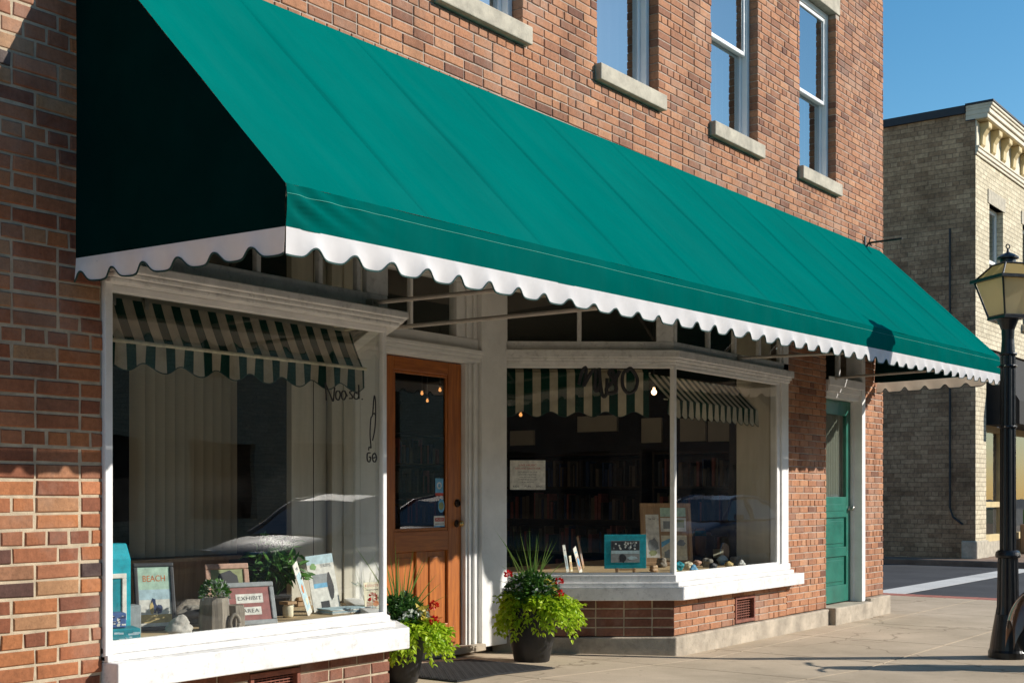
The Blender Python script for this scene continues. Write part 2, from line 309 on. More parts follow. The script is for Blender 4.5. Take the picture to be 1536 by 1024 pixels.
# ------------------------------------------------------------------ mesh builder
class MB:
    def __init__(s): s.v = []; s.f = []; s.m = []; s.T = Matrix.Identity(4)
    def add(s, vs, fs, m=0):
        o = len(s.v); s.v += [tuple(s.T @ Vector(p)) for p in vs]
        s.f += [tuple(o+i for i in f) for f in fs]; s.m += [m]*len(fs) if isinstance(m, int) else m
        return s
    def box(s, x0, x1, y0, y1, z0, z1, m=0):
        if x0 > x1: x0, x1 = x1, x0
        if y0 > y1: y0, y1 = y1, y0
        if z0 > z1: z0, z1 = z1, z0
        vs = [(x0,y0,z0),(x1,y0,z0),(x1,y1,z0),(x0,y1,z0),(x0,y0,z1),(x1,y0,z1),(x1,y1,z1),(x0,y1,z1)]
        return s.add(vs, [(0,3,2,1),(4,5,6,7),(0,1,5,4),(1,2,6,5),(2,3,7,6),(3,0,4,7)], m)
    def hexa(s, p, m=0):   # 8 points: bottom loop 4, top loop 4
        return s.add(p, [(0,3,2,1),(4,5,6,7),(0,1,5,4),(1,2,6,5),(2,3,7,6),(3,0,4,7)], m)
    def prism(s, pts, z0, z1, m=0):   # ccw polygon in xy
        n = len(pts); vs = [(x, y, z0) for x, y in pts]+[(x, y, z1) for x, y in pts]
        return s.add(vs, [tuple(range(n-1, -1, -1)), tuple(range(n, 2*n))]+[(i, (i+1) % n, n+(i+1) % n, n+i) for i in range(n)], m)
    def extr(s, prof, x0, x1, m=0):   # profile (y,z) extruded along x
        n = len(prof); vs = [(x0, y, z) for y, z in prof]+[(x1, y, z) for y, z in prof]
        return s.add(vs, [tuple(range(n)), tuple(range(2*n-1, n-1, -1))]+[(i, n+i, n+(i+1) % n, (i+1) % n) for i in range(n)], m)
    def quad(s, a, b, c, d, m=0): return s.add([a, b, c, d], [(0, 1, 2, 3)], m)
    def tube(s, path, r, n=8, m=0, caps=True):
        path = [Vector(p) for p in path]; rs = r if isinstance(r, (list, tuple)) else [r]*len(path)
        vs = []; up = None
        for i, p in enumerate(path):
            d = (path[min(i+1, len(path)-1)]-path[max(i-1, 0)]).normalized()
            if up is None or abs(up.dot(d)) > .99: up = Vector((0, 0, 1)) if abs(d.z) < .9 else Vector((1, 0, 0))
            a = d.cross(up).normalized(); b = a.cross(d).normalized(); up = b
            for k in range(n):
                t = 2*pi*k/n; vs.append(p+(a*cos(t)+b*sin(t))*rs[i])
        fs = []
        for i in range(len(path)-1):
            for k in range(n):
                k2 = (k+1) % n; fs.append((i*n+k, i*n+k2, (i+1)*n+k2, (i+1)*n+k))
        if caps: fs += [tuple(range(n-1, -1, -1)), tuple(range((len(path)-1)*n, len(path)*n))]
        return s.add(vs, fs, m)
    def lathe(s, prof, n=24, m=0, c=(0, 0), flute=0, famp=0):   # (r,z)
        vs = []
        for r, z in prof:
            for k in range(n):
                rr = r*(1-(famp if flute and k % 2 else 0)); t = 2*pi*k/n; vs.append((c[0]+rr*cos(t), c[1]+rr*sin(t), z))
        fs = []
        for i in range(len(prof)-1):
            for k in range(n):
                k2 = (k+1) % n; fs.append((i*n+k, i*n+k2, (i+1)*n+k2, (i+1)*n+k))
        fs += [tuple(range(n-1, -1, -1)), tuple(range((len(prof)-1)*n, len(prof)*n))]
        return s.add(vs, fs, m)
    def grid(s, fn, nu, nv, m=0):
        vs = [fn(i/nu, j/nv) for j in range(nv+1) for i in range(nu+1)]
        fs = [(j*(nu+1)+i, j*(nu+1)+i+1, (j+1)*(nu+1)+i+1, (j+1)*(nu+1)+i) for j in range(nv) for i in range(nu)]
        return s.add(vs, fs, m)
    def build(s, name, mats, parent=None, smooth=False, bevel=0, segs=1):
        me = bpy.data.meshes.new(name); me.from_pydata(s.v, [], s.f); me.update()
        if isinstance(mats, str): mats = [mats]
        for k in mats: me.materials.append(MATS[k])
        for p, mi in zip(me.polygons, s.m): p.material_index = mi; p.use_smooth = smooth
        o = bpy.data.objects.new(name, me); COL.objects.link(o)
        if parent is not None: o.parent = parent
        if bevel > 0:
            b = o.modifiers.new('bevel', 'BEVEL'); b.width = bevel; b.segments = segs; b.limit_method = 'ANGLE'; b.angle_limit = radians(40)
        return o

def tag(o, label=None, cat=None, group=None, kind=None):
    if label: o['label'] = label
    if cat: o['category'] = cat
    if group: o['group'] = group
    if kind: o['kind'] = kind
    return o
def thing(name, label, cat, loc=(0, 0, 0), rz=0, group=None, rx=0, ry=0):
    o = bpy.data.objects.new(name, None); COL.objects.link(o); o.empty_display_size = .1
    o.location = loc; o.rotation_mode = 'XYZ'; o.rotation_euler = (rx, ry, rz); return tag(o, label, cat, group)

_tcache = {}
def text_geo(txt, size=1.0, ext=0.0):
    if txt not in _tcache:
        cu = bpy.data.curves.new('t', 'FONT'); cu.body = txt; cu.size = 1; cu.align_x = 'CENTER'; cu.align_y = 'CENTER'; cu.resolution_u = 3
        ob = bpy.data.objects.new('t', cu); COL.objects.link(ob)
        me = bpy.data.meshes.new_from_object(ob.evaluated_get(bpy.context.evaluated_depsgraph_get()))
        _tcache[txt] = ([tuple(v.co) for v in me.vertices], [tuple(p.vertices) for p in me.polygons])
        bpy.data.objects.remove(ob); bpy.data.curves.remove(cu); bpy.data.meshes.remove(me)
    return _tcache[txt]
def text_on(mb, txt, cx, cz, h, m, y=-.001, width=None):
    """letters standing in the x-z plane facing -y"""
    v, f = text_geo(txt)
    sx = sz = h
    if width:
        w = max(p[0] for p in v)-min(p[0] for p in v); sx = width/w
    mb.add([(cx+p[0]*sx, y, cz+p[1]*sz) for p in v], [tuple(q) for q in f], m)

# ------------------------------------------------------------------ brickwork
def brickwork(mb, u0, u1, z0, z1, P, holes=(), Lb=.215, Hc=.072, gap=.011, dep=.10, seed=1, hdr=6, jit=.0015, mort=True, thick=.30, mrec=.007):
    """real bricks over the rectangle u0..u1, z0..z1.  P(u, out, z) -> point; holes: (u0,u1,z0,z1)"""
    rnd = random.Random(seed)
    nrow = max(1, round((z1-z0)/Hc)); Hc = (z1-z0)/nrow
    for r in range(nrow):
        za = z0+r*Hc+gap/2; zb = z0+(r+1)*Hc-gap/2
        head = hdr and r % hdr == hdr-2
        l = Lb/2 if head else Lb
        off = (Lb/4 if head else (Lb/2 if r % 2 else 0))
        u = u0-off
        while u < u1-.02:
            ll = l
            if not head and rnd.random() < .05: ll = Lb/2
            a, b = max(u, u0), min(u+ll, u1)
            segs = [(a, b)]
            for (h0, h1, hz0, hz1) in holes:
                if zb > hz0+.01 and za < hz1-.01:
                    ns = []
                    for (p, q) in segs:
                        if q <= h0 or p >= h1: ns.append((p, q))
                        else:
                            if p < h0: ns.append((p, h0))
                            if q > h1: ns.append((h1, q))
                    segs = ns
            for (p, q) in segs:
                if q-p < .014: continue
                isL = abs(p-u0) < 1e-5 or any(abs(p-h[1]) < 1e-5 for h in holes); isR = abs(q-u1) < 1e-5 or any(abs(q-h[0]) < 1e-5 for h in holes)
                p2 = p+(0 if isL else gap/2); q2 = q-(0 if isR else gap/2)
                j = lambda: rnd.uniform(-jit, jit)
                o = j()*1.2; c = .0035+abs(j())
                A = [(p2+j(), za+j()), (q2+j(), za+j()), (q2+j(), zb+j()), (p2+j(), zb+j())]
                ins = [(1, 1), (-1, 1), (-1, -1), (1, -1)]
                back = [P(x, -dep, z) for x, z in A]; mid = [P(x, o-c, z) for x, z in A]
                fr = [P(x+sx*c, o, z+sz*c) for (x, z), (sx, sz) in zip(A, ins)]
                fs = [(8, 9, 10, 11)]
                for k in range(4):
                    k2 = (k+1) % 4; fs += [(k, k2, 4+k2, 4+k), (4+k, 4+k2, 8+k2, 8+k)]
                mb.add(back+mid+fr, fs, 0)
            u += ll
    if mort:
        us = sorted(set([u0, u1]+[x for h in holes for x in h[:2] if u0 < x < u1])); zs = sorted(set([z0, z1]+[x for h in holes for x in h[2:] if z0 < x < z1]))
        def solid(i, k):
            if i < 0 or k < 0 or i >= len(us)-1 or k >= len(zs)-1: return False
            cu, cz = (us[i]+us[i+1])/2, (zs[k]+zs[k+1])/2
            return not any(h[0] < cu < h[1] and h[2] < cz < h[3] for h in holes)
        for i in range(len(us)-1):
            for k in range(len(zs)-1):
                if not solid(i, k): continue
                a = us[i]+(0 if solid(i-1, k) else mrec); b = us[i+1]-(0 if solid(i+1, k) else mrec)
                c = zs[k]+(0 if solid(i, k-1) else mrec); d = zs[k+1]-(0 if solid(i, k+1) else mrec)
                mb.hexa([P(a, -mrec, c), P(b, -mrec, c), P(b, -thick, c), P(a, -thick, c), P(a, -mrec, d), P(b, -mrec, d), P(b, -thick, d), P(a, -thick, d)], 1)
FRONT = lambda u, o, z: (u, -o, z)
def frameP(A, B):
    """brick frame along A->B (xy) whose outward normal lies to the right-hand side going A->B"""
    A = Vector(A); B = Vector(B); d = (B-A).normalized(); n = Vector((d.y, -d.x))
    return lambda u, o, z: (A.x+d.x*u+n.x*o, A.y+d.y*u+n.y*o, z)

exec_order = []
#==SETTING==
# ------------------------------------------------------------------ SETTING: ground, roads, sky
g = MB(); g.box(-250, 400, -300, 300, -.60, -.262); tag(g.build('ground', 'asphalt'), kind='structure')
g = MB(); g.box(-60, 16.98, -14.2, -4.2, -.27, -.25); g.box(16.98, 26.5, -60, 80, -.27, -.2505); g.box(26.5, 90, -14.2, -4.2, -.27, -.25)
tag(g.build('road', 'asphalt'), kind='structure')
g = MB()
g.box(17.3, 26.2, 1.35, 1.87, -.249, -.2455); g.box(17.3, 26.2, -2.6, -2.1, -.249, -.2455)
tag(g.build('crosswalk_marking', 'road_paint'), kind='structure')
# pavement slabs: real joints
g = MB(); xs = [-6.7+1.5*i for i in range(16)]; xs = [x-.0 for x in xs]; xs = [x+.1 for x in xs if x+.1 < 16.5]+[16.62]
ys = [-4.05, -2.8, -1.55, -.3, 1.3]
extra = {6.8, 9.4}
def slab(x0, x1, y0, y1):
    gp = .008
    cut = sorted([x0]+[e for e in extra if x0+.02 < e < x1-.02]+[x1])
    for a, b in zip(cut, cut[1:]):
        A = a+(gp if a == x0 else 0); B = b-(gp if b == x1 else 0); za, zb = gz(A), gz(B)
        g.hexa([(A, y0+gp, -.4), (B, y0+gp, -.4), (B, y1-gp, -.4), (A, y1-gp, -.4), (A, y0+gp, za), (B, y0+gp, zb), (B, y1-gp, zb), (A, y1-gp, za)])
for a, b in zip(xs, xs[1:]):
    for c, d in zip(ys, ys[1:]): slab(a, b, c, d)
extra = set()
for k in range(8): slab(14.1, 16.62, 1.3+1.5*k, 2.8+1.5*k)
tag(g.build('pavement', 'pavement_concrete'), kind='structure')
g = MB(); g.box(-7, 16.98, -4.2, -4.05, -.4, -.118)
for a, b in zip(xs, xs[1:]): pass
tag(g.build('kerb', 'concrete_base', bevel=.02, segs=2), kind='structure')
g = MB()
for k in range(150): g.box(16.62, 16.98, -4.05+.12*k+.003, -4.05+.12*(k+1)-.003, -.4, -.119+random.uniform(-.001, .001))
tag(g.build('kerb_paving', 'red_paver', bevel=.004), kind='structure')
g = MB(); g.box(26.5, 90, -4.2, 80, -.4, -.13); tag(g.build('far_pavement', 'pavers_brown', bevel=.02), kind='structure')
g = MB(); g.box(-60, 90, -60, -14.2, -.4, -.13); tag(g.build('opposite_pavement', 'pavement_concrete', bevel=.02), kind='structure')

#==BUILDING==
# ------------------------------------------------------------------ MAIN BUILDING
B = thing('brick_building', 'two-storey red brick shop building with green awning over its shop front', 'building')
XL, XR = -1.0, 14.07; ZT = 7.7
WX = [(6.20, 7.12), (8.08, 9.0), (9.92, 10.84), (11.78, 12.70)]; WZ0, WZ1 = 4.475, 6.27
mb = MB(); holes = [(a, b, WZ0, WZ1) for a, b in WX]
holes_b = holes+[(a-.03, b+.05, WZ0-.125, WZ0) for a, b in WX]+[(a-.10, b+.10, WZ1, WZ1+.20) for a, b in WX]
brickwork(mb, 4.3, XR, 3.02, 3.60, FRONT, (), Lb=.212, Hc=.070, gap=.009, seed=2, thick=.25)
brickwork(mb, XL, XR, 3.60, ZT, FRONT, holes_b, Lb=.202, Hc=.067, gap=.009, seed=3, thick=.25)
mb.build('wall', ['pale_red_brick', 'mortar_pale'], B)
mb = MB(); brickwork(mb, XL, 3.705, -.25, 3.60, FRONT, (), Lb=.235, Hc=.0765, gap=.013, seed=11, thick=.30, jit=.0028, mrec=.006)
brickwork(mb, 3.705, 4.3, 3.02, 3.60, FRONT, (), Lb=.235, Hc=.0765, gap=.013, seed=12, thick=.30, jit=.0028, mrec=.006)
mb.build('pier', ['red_brick', 'mortar'], B)
mb = MB(); brickwork(mb, 11.475, 12.44, .05, 3.02, FRONT, (), Lb=.205, Hc=.066, gap=.009, seed=21, jit=.002)
mb.build('pier', ['pale_red_brick', 'mortar_pale'], B)
mb = MB(); brickwork(mb, 13.50, XR, .09, 3.02, FRONT, (), Lb=.205, Hc=.066, gap=.009, seed=22, jit=.002)
mb.build('pier', ['pale_red_brick', 'mortar_pale'], B)
mb = MB(); brickwork(mb, 12.44, 13.50, 2.86, 3.02, FRONT, (), Lb=.205, Hc=.08, gap=.009, seed=23, jit=.002, hdr=0)
mb.build('lintel_course', ['pale_red_brick', 'mortar_pale'], B)
# shell behind the facade
for (x0, x1, y0) in ((XR-.25, XR-.004, .26), (XL, XL+.25, .31)): mb = MB(); mb.box(x0, x1, y0, 12, -.3, ZT); mb.build('side_wall', 'plain_brick_side', B)
mb = MB(); mb.box(XL+.25, XR-.25, 11.7, 12, -.3, ZT); mb.build('rear_wall', 'plain_brick', B)
mb = MB(); mb.box(XL+.2, XR-.2, .25, 11.9, ZT-.3, ZT-.15); mb.build('roof', 'tar', B)
mb = MB(); mb.box(XL-.05, XR+.05, -.08, .3, ZT, ZT+.12); mb.box(XL-.02, XR+.02, -.04, .27, ZT-.1, ZT-.002); mb.build('coping', 'limestone', B, bevel=.01)
# upstairs windows
for i, (a, b) in enumerate(WX):
    f = MB(); y0 = .085; w = .055
    f.box(a+.004, a+w, y0, y0+.1, WZ0+.005, WZ1-.004); f.box(b-w, b-.004, y0, y0+.1, WZ0+.005, WZ1-.004)
    f.box(a+w, b-w, y0, y0+.1, WZ1-w, WZ1-.004); f.box(a+w, b-w, y0, y0+.1, WZ0+.005, WZ0+w*.8)
    f.box(a-.0, b+.0, y0+.11, y0+.14, WZ0, WZ1) if False else None
    fr = f.build('window', 'window_vinyl', B, bevel=.005, segs=2)
    zm = (WZ0+WZ1)/2-.05
    s = MB(); s1 = .038
    for (za, zb, yy) in ((zm-.02, WZ1-w-.002, y0+.015), (WZ0+w*.8+.002, zm+.022, y0+.052)):
        s.box(a+w+.002, a+w+s1, yy, yy+.034, za, zb); s.box(b-w-s1, b-w-.002, yy, yy+.034, za, zb)
        s.box(a+w+s1, b-w-s1, yy, yy+.034, zb-s1, zb); s.box(a+w+s1, b-w-s1, yy, yy+.034, za, za+s1)
    s.build('sash', 'window_vinyl', fr, bevel=.004)
    p = MB(); p.box(a+w+s1, b-w-s1, y0+.028, y0+.032, zm+.02, WZ1-w-s1); p.box(a+w+s1, b-w-s1, y0+.066, y0+.070, WZ0+w*.8+s1, zm-.017); p.build('pane', 'upper_glass', fr)
    c = MB()
    def cur(u, v, a=a, b=b): return (a+.05+u*(b-a-.1), .27+.02*sin(u*38), (WZ0+.03)+v*(zm-WZ0-.02))
    c.grid(cur, 60, 1); c.build('curtain', 'dim_wall', fr, smooth=True)
    q = MB(); q.box(a-.03, b+.05, -.055, .084, WZ0-.125, WZ0); q.build('sill', 'limestone', fr, bevel=.008, segs=2)
    q = MB(); q.box(a-.10, b+.10, -.006, .10, WZ1, WZ1+.20); q.build('lintel', 'limestone', fr, bevel=.004)
    q = MB(); q.box(a-.04, b+.04, .9, .95, WZ0-.1, WZ1+.1); q.box(a-.04, b+.04, .25, .9, WZ0-.12, WZ0-.1); q.box(a-.04, b+.04, .25, .9, WZ1+.1, WZ1+.12)
    q.box(a-.06, a-.04, .25, .95, WZ0-.12, WZ1+.12); q.box(b+.04, b+.06, .25, .95, WZ0-.12, WZ1+.12); q.build('room_lining', 'dim_wall', fr)

# ---- shop interior shell
mb = MB(); mb.prism([(3.4, .02), (5.7, .02), (6.57, 1.16), (8.33, 1.18), (9.2, .02), (13.8, .02), (13.8, 7), (3.4, 7)], -.3, .02); mb.build('shop_floor', 'shop_floor', B)
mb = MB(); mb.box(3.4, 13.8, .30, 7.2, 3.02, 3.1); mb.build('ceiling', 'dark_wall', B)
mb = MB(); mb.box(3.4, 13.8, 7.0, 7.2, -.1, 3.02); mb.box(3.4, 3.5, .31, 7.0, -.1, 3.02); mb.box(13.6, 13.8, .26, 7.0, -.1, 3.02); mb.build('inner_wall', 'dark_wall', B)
# soffit over entrance
mb = MB(); mb.box(3.705, 11.475, -.0, .299, 2.97, 3.018); mb.box(5.8, 9.2, .30, 1.3, 2.97, 3.018); mb.build('soffit', 'inner_board', B)

# key plan points
PL0 = 3.705; PL1 = 5.72                      # left shop window
LR = (6.57, 1.12)                             # end of its return
RR = (8.33, 1.15); PR0 = (9.24, 0.0); PR1 = 11.475
DY = 1.10                                     # door plane

def bay_frame(mb, A, B_, z0, z1, w=.035, d=.045, m=0, ends=(1, 1), wt=None):
    """frame of one sheet of glass from A to B in plan, outside at the right-hand side"""
    P = frameP(A, B_); Ln = (Vector(B_)-Vector(A)).length; wt = wt or w
    def bx(u0, u1, za, zb): mb.hexa([P(u0, d/2, za), P(u1, d/2, za), P(u1, -d/2, za), P(u0, -d/2, za), P(u0, d/2, zb), P(u1, d/2, zb), P(u1, -d/2, zb), P(u0, -d/2, zb)], m)
    if ends[0]: bx(0, w, z0, z1)
    if ends[1]: bx(Ln-w, Ln, z0, z1)
    a = w if ends[0] else 0; b = Ln-w if ends[1] else Ln
    bx(a, b, z0, z0+w*.6); bx(a, b, z1-wt, z1)
def pane_between(A, B_, z0, z1, parent, name='pane', m='shop_glass', inset=.01):
    P = frameP(A, B_); Ln = (Vector(B_)-Vector(A)).length; a, b, d = inset, Ln-inset, .003
    mb = MB(); mb.hexa([P(a, d, z0), P(b, d, z0), P(b, -d, z0), P(a, -d, z0), P(a, d, z1), P(b, d, z1), P(b, -d, z1), P(a, -d, z1)]); return mb.build(name, m, parent)
def rail(mb, A, B_, z0, z1, o0, o1, m=0, e0=0, e1=0):
    """bar along A-B between outward offsets o0 < o1"""
    P = frameP(A, B_); Ln = (Vector(B_)-Vector(A)).length; a, b = -e0, Ln+e1
    mb.hexa([P(a, o1, z0), P(b, o1, z0), P(b, o0, z0), P(a, o0, z0), P(a, o1, z1), P(b, o1, z1), P(b, o0, z1), P(a, o0, z1)], m)
def offset_corner(A, C, B_, o):
    """point offset o outward from corner C of the path A-C-B (outside = right)"""
    A, C, B_ = Vector(A), Vector(C), Vector(B_)
    d1 = (C-A).normalized(); d2 = (B_-C).normalized(); n1 = Vector((d1.y, -d1.x)); n2 = Vector((d2.y, -d2.x)); n = (n1+n2).normalized()
    return C+n*(o/max(.3, n.dot(n1)))
def strip(mb, pts, z0, z1, o0, o1, m=0, zf=None):
    """mitred bar following a plan path; outward offsets o0<o1"""
    n = len(pts); V = [Vector(p) for p in pts]; inn = []; out = []
    for i in range(n):
        if i == 0: d = (V[1]-V[0]).normalized(); nn = Vector((d.y, -d.x)); inn.append(V[0]+nn*o0); out.append(V[0]+nn*o1)
        elif i == n-1: d = (V[-1]-V[-2]).normalized(); nn = Vector((d.y, -d.x)); inn.append(V[-1]+nn*o0); out.append(V[-1]+nn*o1)
        else: inn.append(offset_corner(V[i-1], V[i], V[i+1], o0)); out.append(offset_corner(V[i-1], V[i], V[i+1], o1))
    vs = []
    for i in range(n):
        for q, z in ((out[i], z0), (inn[i], z0), (inn[i], z1), (out[i], z1)): vs.append((q.x, q.y, z))
    fs = []
    for i in range(n-1):
        a = 4*i; b = 4*(i+1)
        for k in range(4):
            k2 = (k+1) % 4; fs.append((a+k, b+k, b+k2, a+k2))
    fs += [(0, 1, 2, 3), (4*n-1, 4*n-2, 4*n-3, 4*n-4)]
    mb.add(vs, fs, m)

# ---- left shop window
YG = .035
la, lc, lb = (PL0, YG), (PL1, YG), LR
lpath = [la, lc, lb]
f = MB()
bay_frame(f, (PL0, YG), (PL1, YG), .49, 2.24, .034, .05, ends=(0, 0))
f.box(PL0, PL0+.045, YG-.055, YG+.06, .42, 2.96)
f.box(PL1-.017, PL1+.019, YG-.022, YG+.016, .49, 2.24)
SWL = f.build('shop_window', 'white_paint', B, bevel=.004)
tag(SWL, 'left display window with cut corner beside the wooden door')
pane_between((PL0+.04, YG), (PL1, YG), .49, 2.24, SWL)
pane_between((PL1, YG+.01), LR, .49, 2.24, SWL)
s = MB(); strip(s, lpath, .42, .452, -.06, .075); strip(s, lpath, .4525, .49, -.06, .045)
strip(s, [(PL0-.0, YG), lc, lb], .29, .4195, -.06, .155); s.build('sill', 'white_paint_worn', SWL, bevel=.007, segs=2)
# header cornice with moulding
s = MB(); strip(s, lpath, 2.24, 2.262, -.05, .10); strip(s, lpath, 2.2625, 2.285, -.05, .125); strip(s, lpath, 2.2855, 2.33, -.05, .15); strip(s, lpath, 2.3305, 2.43, -.05, .03)
s.build('header', 'white_paint_worn', SWL, bevel=.008, segs=3)
tr = MB(); strip(tr, lpath, 2.90, 2.968, -.03, .028)
for px in (385, 478, 535):
    x = at(px, 400, YG).x; tr.box(x-.016, x+.016, YG-.02, YG+.02, 2.4305, 2.8995)
tr.box(PL1-.16, PL1+.03, YG-.022, YG+.02, 2.4305, 2.8995); tr.build('transom_frame', 'white_paint_worn', SWL, bevel=.004)
pane_between((PL0+.04, YG), (PL1, YG), 2.43, 2.9, SWL); pane_between((PL1, YG), LR, 2.43, 2.9, SWL)

# bulkhead bricks under the left window and round the corner
mb = MB()
VX = (4.63, 5.0)
brickwork(mb, 3.705, 5.745, -.22, .29, FRONT, [(VX[0], VX[1], .075, .255)], Lb=.235, Hc=.0765, gap=.013, seed=31, thick=.05, dep=.05, hdr=0, jit=.002)
Pq = frameP((5.745, 0), (6.60, 1.15)); Ln = (Vector((6.60, 1.15))-Vector((5.745, 0))).length
brickwork(mb, .0, Ln, -.22, .29, Pq, [], Lb=.235, Hc=.0765, gap=.013, seed=32, thick=.05, dep=.05, hdr=0)
mb.build('bulkhead', ['brown_brick', 'mortar'], B)
def vent(x0, x1, z0, z1, y=0):
    v = MB(); w = .028
    v.box(x0, x1, y-.008, y+.06, z1-w, z1); v.box(x0, x1, y-.008, y+.06, z0, z0+w); v.box(x0, x0+w, y-.008, y+.06, z0+w, z1-w); v.box(x1-w, x1, y-.008, y+.06, z0+w, z1-w)
    vo = v.build('vent', 'rust_vent', B, bevel=.003)
    q = MB(); n = 8; m_ = 10
    for i in range(1, n): z = z0+w+(z1-z0-2*w)*i/n; q.box(x0+w, x1-w, y+.025, y+.033, z-.003, z+.003)
    for i in range(1, m_): x = x0+w+(x1-x0-2*w)*i/m_; q.box(x-.003, x+.003, y+.034, y+.040, z0+w, z1-w)
    q.box(x0+w, x1-w, y+.055, y+.06, z0+w, z1-w, 1)
    q.build('grille', ['rust_vent', 'tar'], vo)
vent(VX[0], VX[1], .075, .255); vent(10.37, 10.77, .06, .30)

# ---- entrance: door, casings, transom
DX0, DX1 = 6.87, 7.83; DZ0, DZ1 = .035, 2.255
d = MB(); y0 = DY+.02; y1 = DY+.065
def stile(x0, x1, z0, z1, m=0, ya=y0, yb=y1): d.box(x0, x1, ya, yb, z0, z1, m)
st = .165
stile(DX0, DX0+st, DZ0, DZ1); stile(DX1-st, DX1, DZ0, DZ1)
stile(DX0+st, DX1-st, DZ1-.10, DZ1, 1); stile(DX0+st, DX1-st, .79, .945, 1); stile(DX0+st, DX1-st, DZ0, .22, 1)
xm = (DX0+DX1)/2; stile(xm-.06, xm+.06, .22, .79)
for (a, b) in ((DX0+st, xm-.06), (xm+.06, DX1-st)):
    stile(a, b, .22, .79, 0, y0+.022, y1-.01)
    d.box(a+.045, b-.045, y0+.010, y0+.0225, .265, .745)
WD = d.build('wooden_door', ['door_wood', 'door_wood_side'], B, bevel=.007, segs=2)
d = MB(); a, b = DX0+st, DX1-st; w = .022
d.box(a, b, y0+.006, y0+.018, DZ1-.10-w, DZ1-.10); d.box(a, b, y0+.006, y0+.018, .945, .945+w); d.box(a, a+w, y0+.006, y0+.018, .945+w, DZ1-.10-w); d.box(b-w, b, y0+.006, y0+.018, .945+w, DZ1-.10-w)
d.build('glazing_bead', 'door_wood', WD, bevel=.004)
d = MB(); d.box(a, b, y0+.020, y0+.026, .945, DZ1-.10); d.build('pane', 'shop_glass', WD)
k = MB(); k.lathe([(.004, 0), (.030, 0), (.030, .006), (.024, .012), (.010, .014), (.010, .03)], 20)
k.lathe([(.010, .03), (.022, .036), (.026, .048), (.022, .060), (.008, .066)], 20, 1)
ko = k.build('handle', ['dark_bronze', 'brass'], WD, smooth=True); ko.location = (DX1-.06, y0, .995); ko.rotation_euler = (pi/2, 0, 0)
k = MB(); k.lathe([(.004, 0), (.032, 0), (.030, .012), (.020, .018), (.018, .026), (.004, .026)], 20); k.box(-.004, .004, -.016, .016, .026, .036)
ko = k.build('deadbolt', 'dark_bronze', WD, bevel=.001); ko.location = (DX1-.055, y0, 1.155); ko.rotation_euler = (pi/2, 0, 0)
# casings
c = MB()
c.box(6.57, DX0-.004, DY-.03, DY+.09, 0.0, 2.262); c.box(DX0-.05, DX0-.004, DY-.045, DY-.0305, 0.0, 2.262)
c.box(DX1+.004, 8.0, DY-.02, DY+.09, 0.0, 2.262); c.box(DX1+.03, DX1+.055, DY-.035, DY-.0205, 0, 2.262); c.box(DX1+.085, DX1+.12, DY-.045, DY-.0205, 0, 2.262)
c.box(8.0, 8.335, DY-.055, DY+.09, 0.0, 2.965)
c.box(6.57, 7.998, DY-.02, DY+.09, 2.2625, 2.465)
c.box(6.57, 7.998, DY-.045, DY-.0205, 2.28, 2.31); c.box(6.57, 7.998, DY-.06, DY-.0205, 2.3105, 2.34); c.box(6.57, 7.998, DY-.08, DY-.0205, 2.3405, 2.372)
c.box(6.57, 6.68, DY-.01, DY+.07, 2.4655, 2.90); c.box(7.735, 7.998, DY-.01, DY+.07, 2.4655, 2.90); c.box(7.84, 7.87, DY-.03, DY-.0105, 2.4655, 2.90); c.box(7.93, 7.955, DY-.03, DY-.0105, 2.4655, 2.9)
c.box(6.57, 7.998, DY-.01, DY+.07, 2.9005, 2.966)
x = at(618, 450, DY).x; c.box(x-.016, x+.016, DY, DY+.04, 2.4655, 2.90)
DF = c.build('door_frame', 'white_paint', B, bevel=.006, segs=2)
q = MB(); q.box(6.68, 7.735, DY+.02, DY+.026, 2.4655, 2.90); q.build('pane', 'shop_glass', DF)
q = MB(); q.box(6.57, 8.0, DY-.10, DY+.1, -.02, .034); q.build('threshold', 'concrete_base', DF, bevel=.006)

# ---- right shop window: splayed return + front
rp = [RR, PR0, (PR1, 0.0)]
Z0r, Z1r = .56, 2.30
f = MB()
f.box(9.222, 9.262, -.022, .022, Z0r, Z1r)
f.box(11.23, 11.30, -.012, .06, Z0r, Z1r); f.box(11.30, 11.36, -.03, .06, .463, Z1r); f.box(11.3605, 11.474, -.02, .06, .463, 2.97)
bay_frame(f, (9.26, 0), (11.23, 0), Z0r, Z1r, .03, .045, ends=(0, 0))
bay_frame(f, RR, PR0, Z0r, Z1r, .03, .045, ends=(1, 0))
SWR = f.build('shop_window', 'white_paint', B, bevel=.004); tag(SWR, 'right display window with a slanting side pane facing the door')
pane_between((9.25, 0), (11.23, 0), Z0r, Z1r, SWR); pane_between(RR, PR0, Z0r, Z1r, SWR)
s = MB(); strip(s, rp, .463, .50, -.06, .075); strip(s, rp, .5005, Z0r, -.06, .04); strip(s, [RR, PR0, (11.62, 0)], .354, .4625, -.02, .12); s.build('sill', 'white_paint_worn', SWR, bevel=.007, segs=2)
s = MB(); strip(s, rp, 2.30, 2.325, -.05, .035); strip(s, rp, 2.3255, 2.35, -.05, .055); strip(s, rp, 2.3505, 2.415, -.05, .08); strip(s, rp, 2.4155, 2.49, -.05, .02)
s.build('header', 'white_paint_worn', SWR, bevel=.006, segs=3)
tr = MB(); strip(tr, rp, 2.90, 2.968, -.03, .022)
PRt = frameP(RR, PR0); LnR = (Vector(PR0)-Vector(RR)).length
def tbx(u0, u1, z0, z1, dd=.02): tr.hexa([PRt(u0, dd, z0), PRt(u1, dd, z0), PRt(u1, -dd, z0), PRt(u0, -dd, z0), PRt(u0, dd, z1), PRt(u1, dd, z1), PRt(u1, -dd, z1), PRt(u0, -dd, z1)])
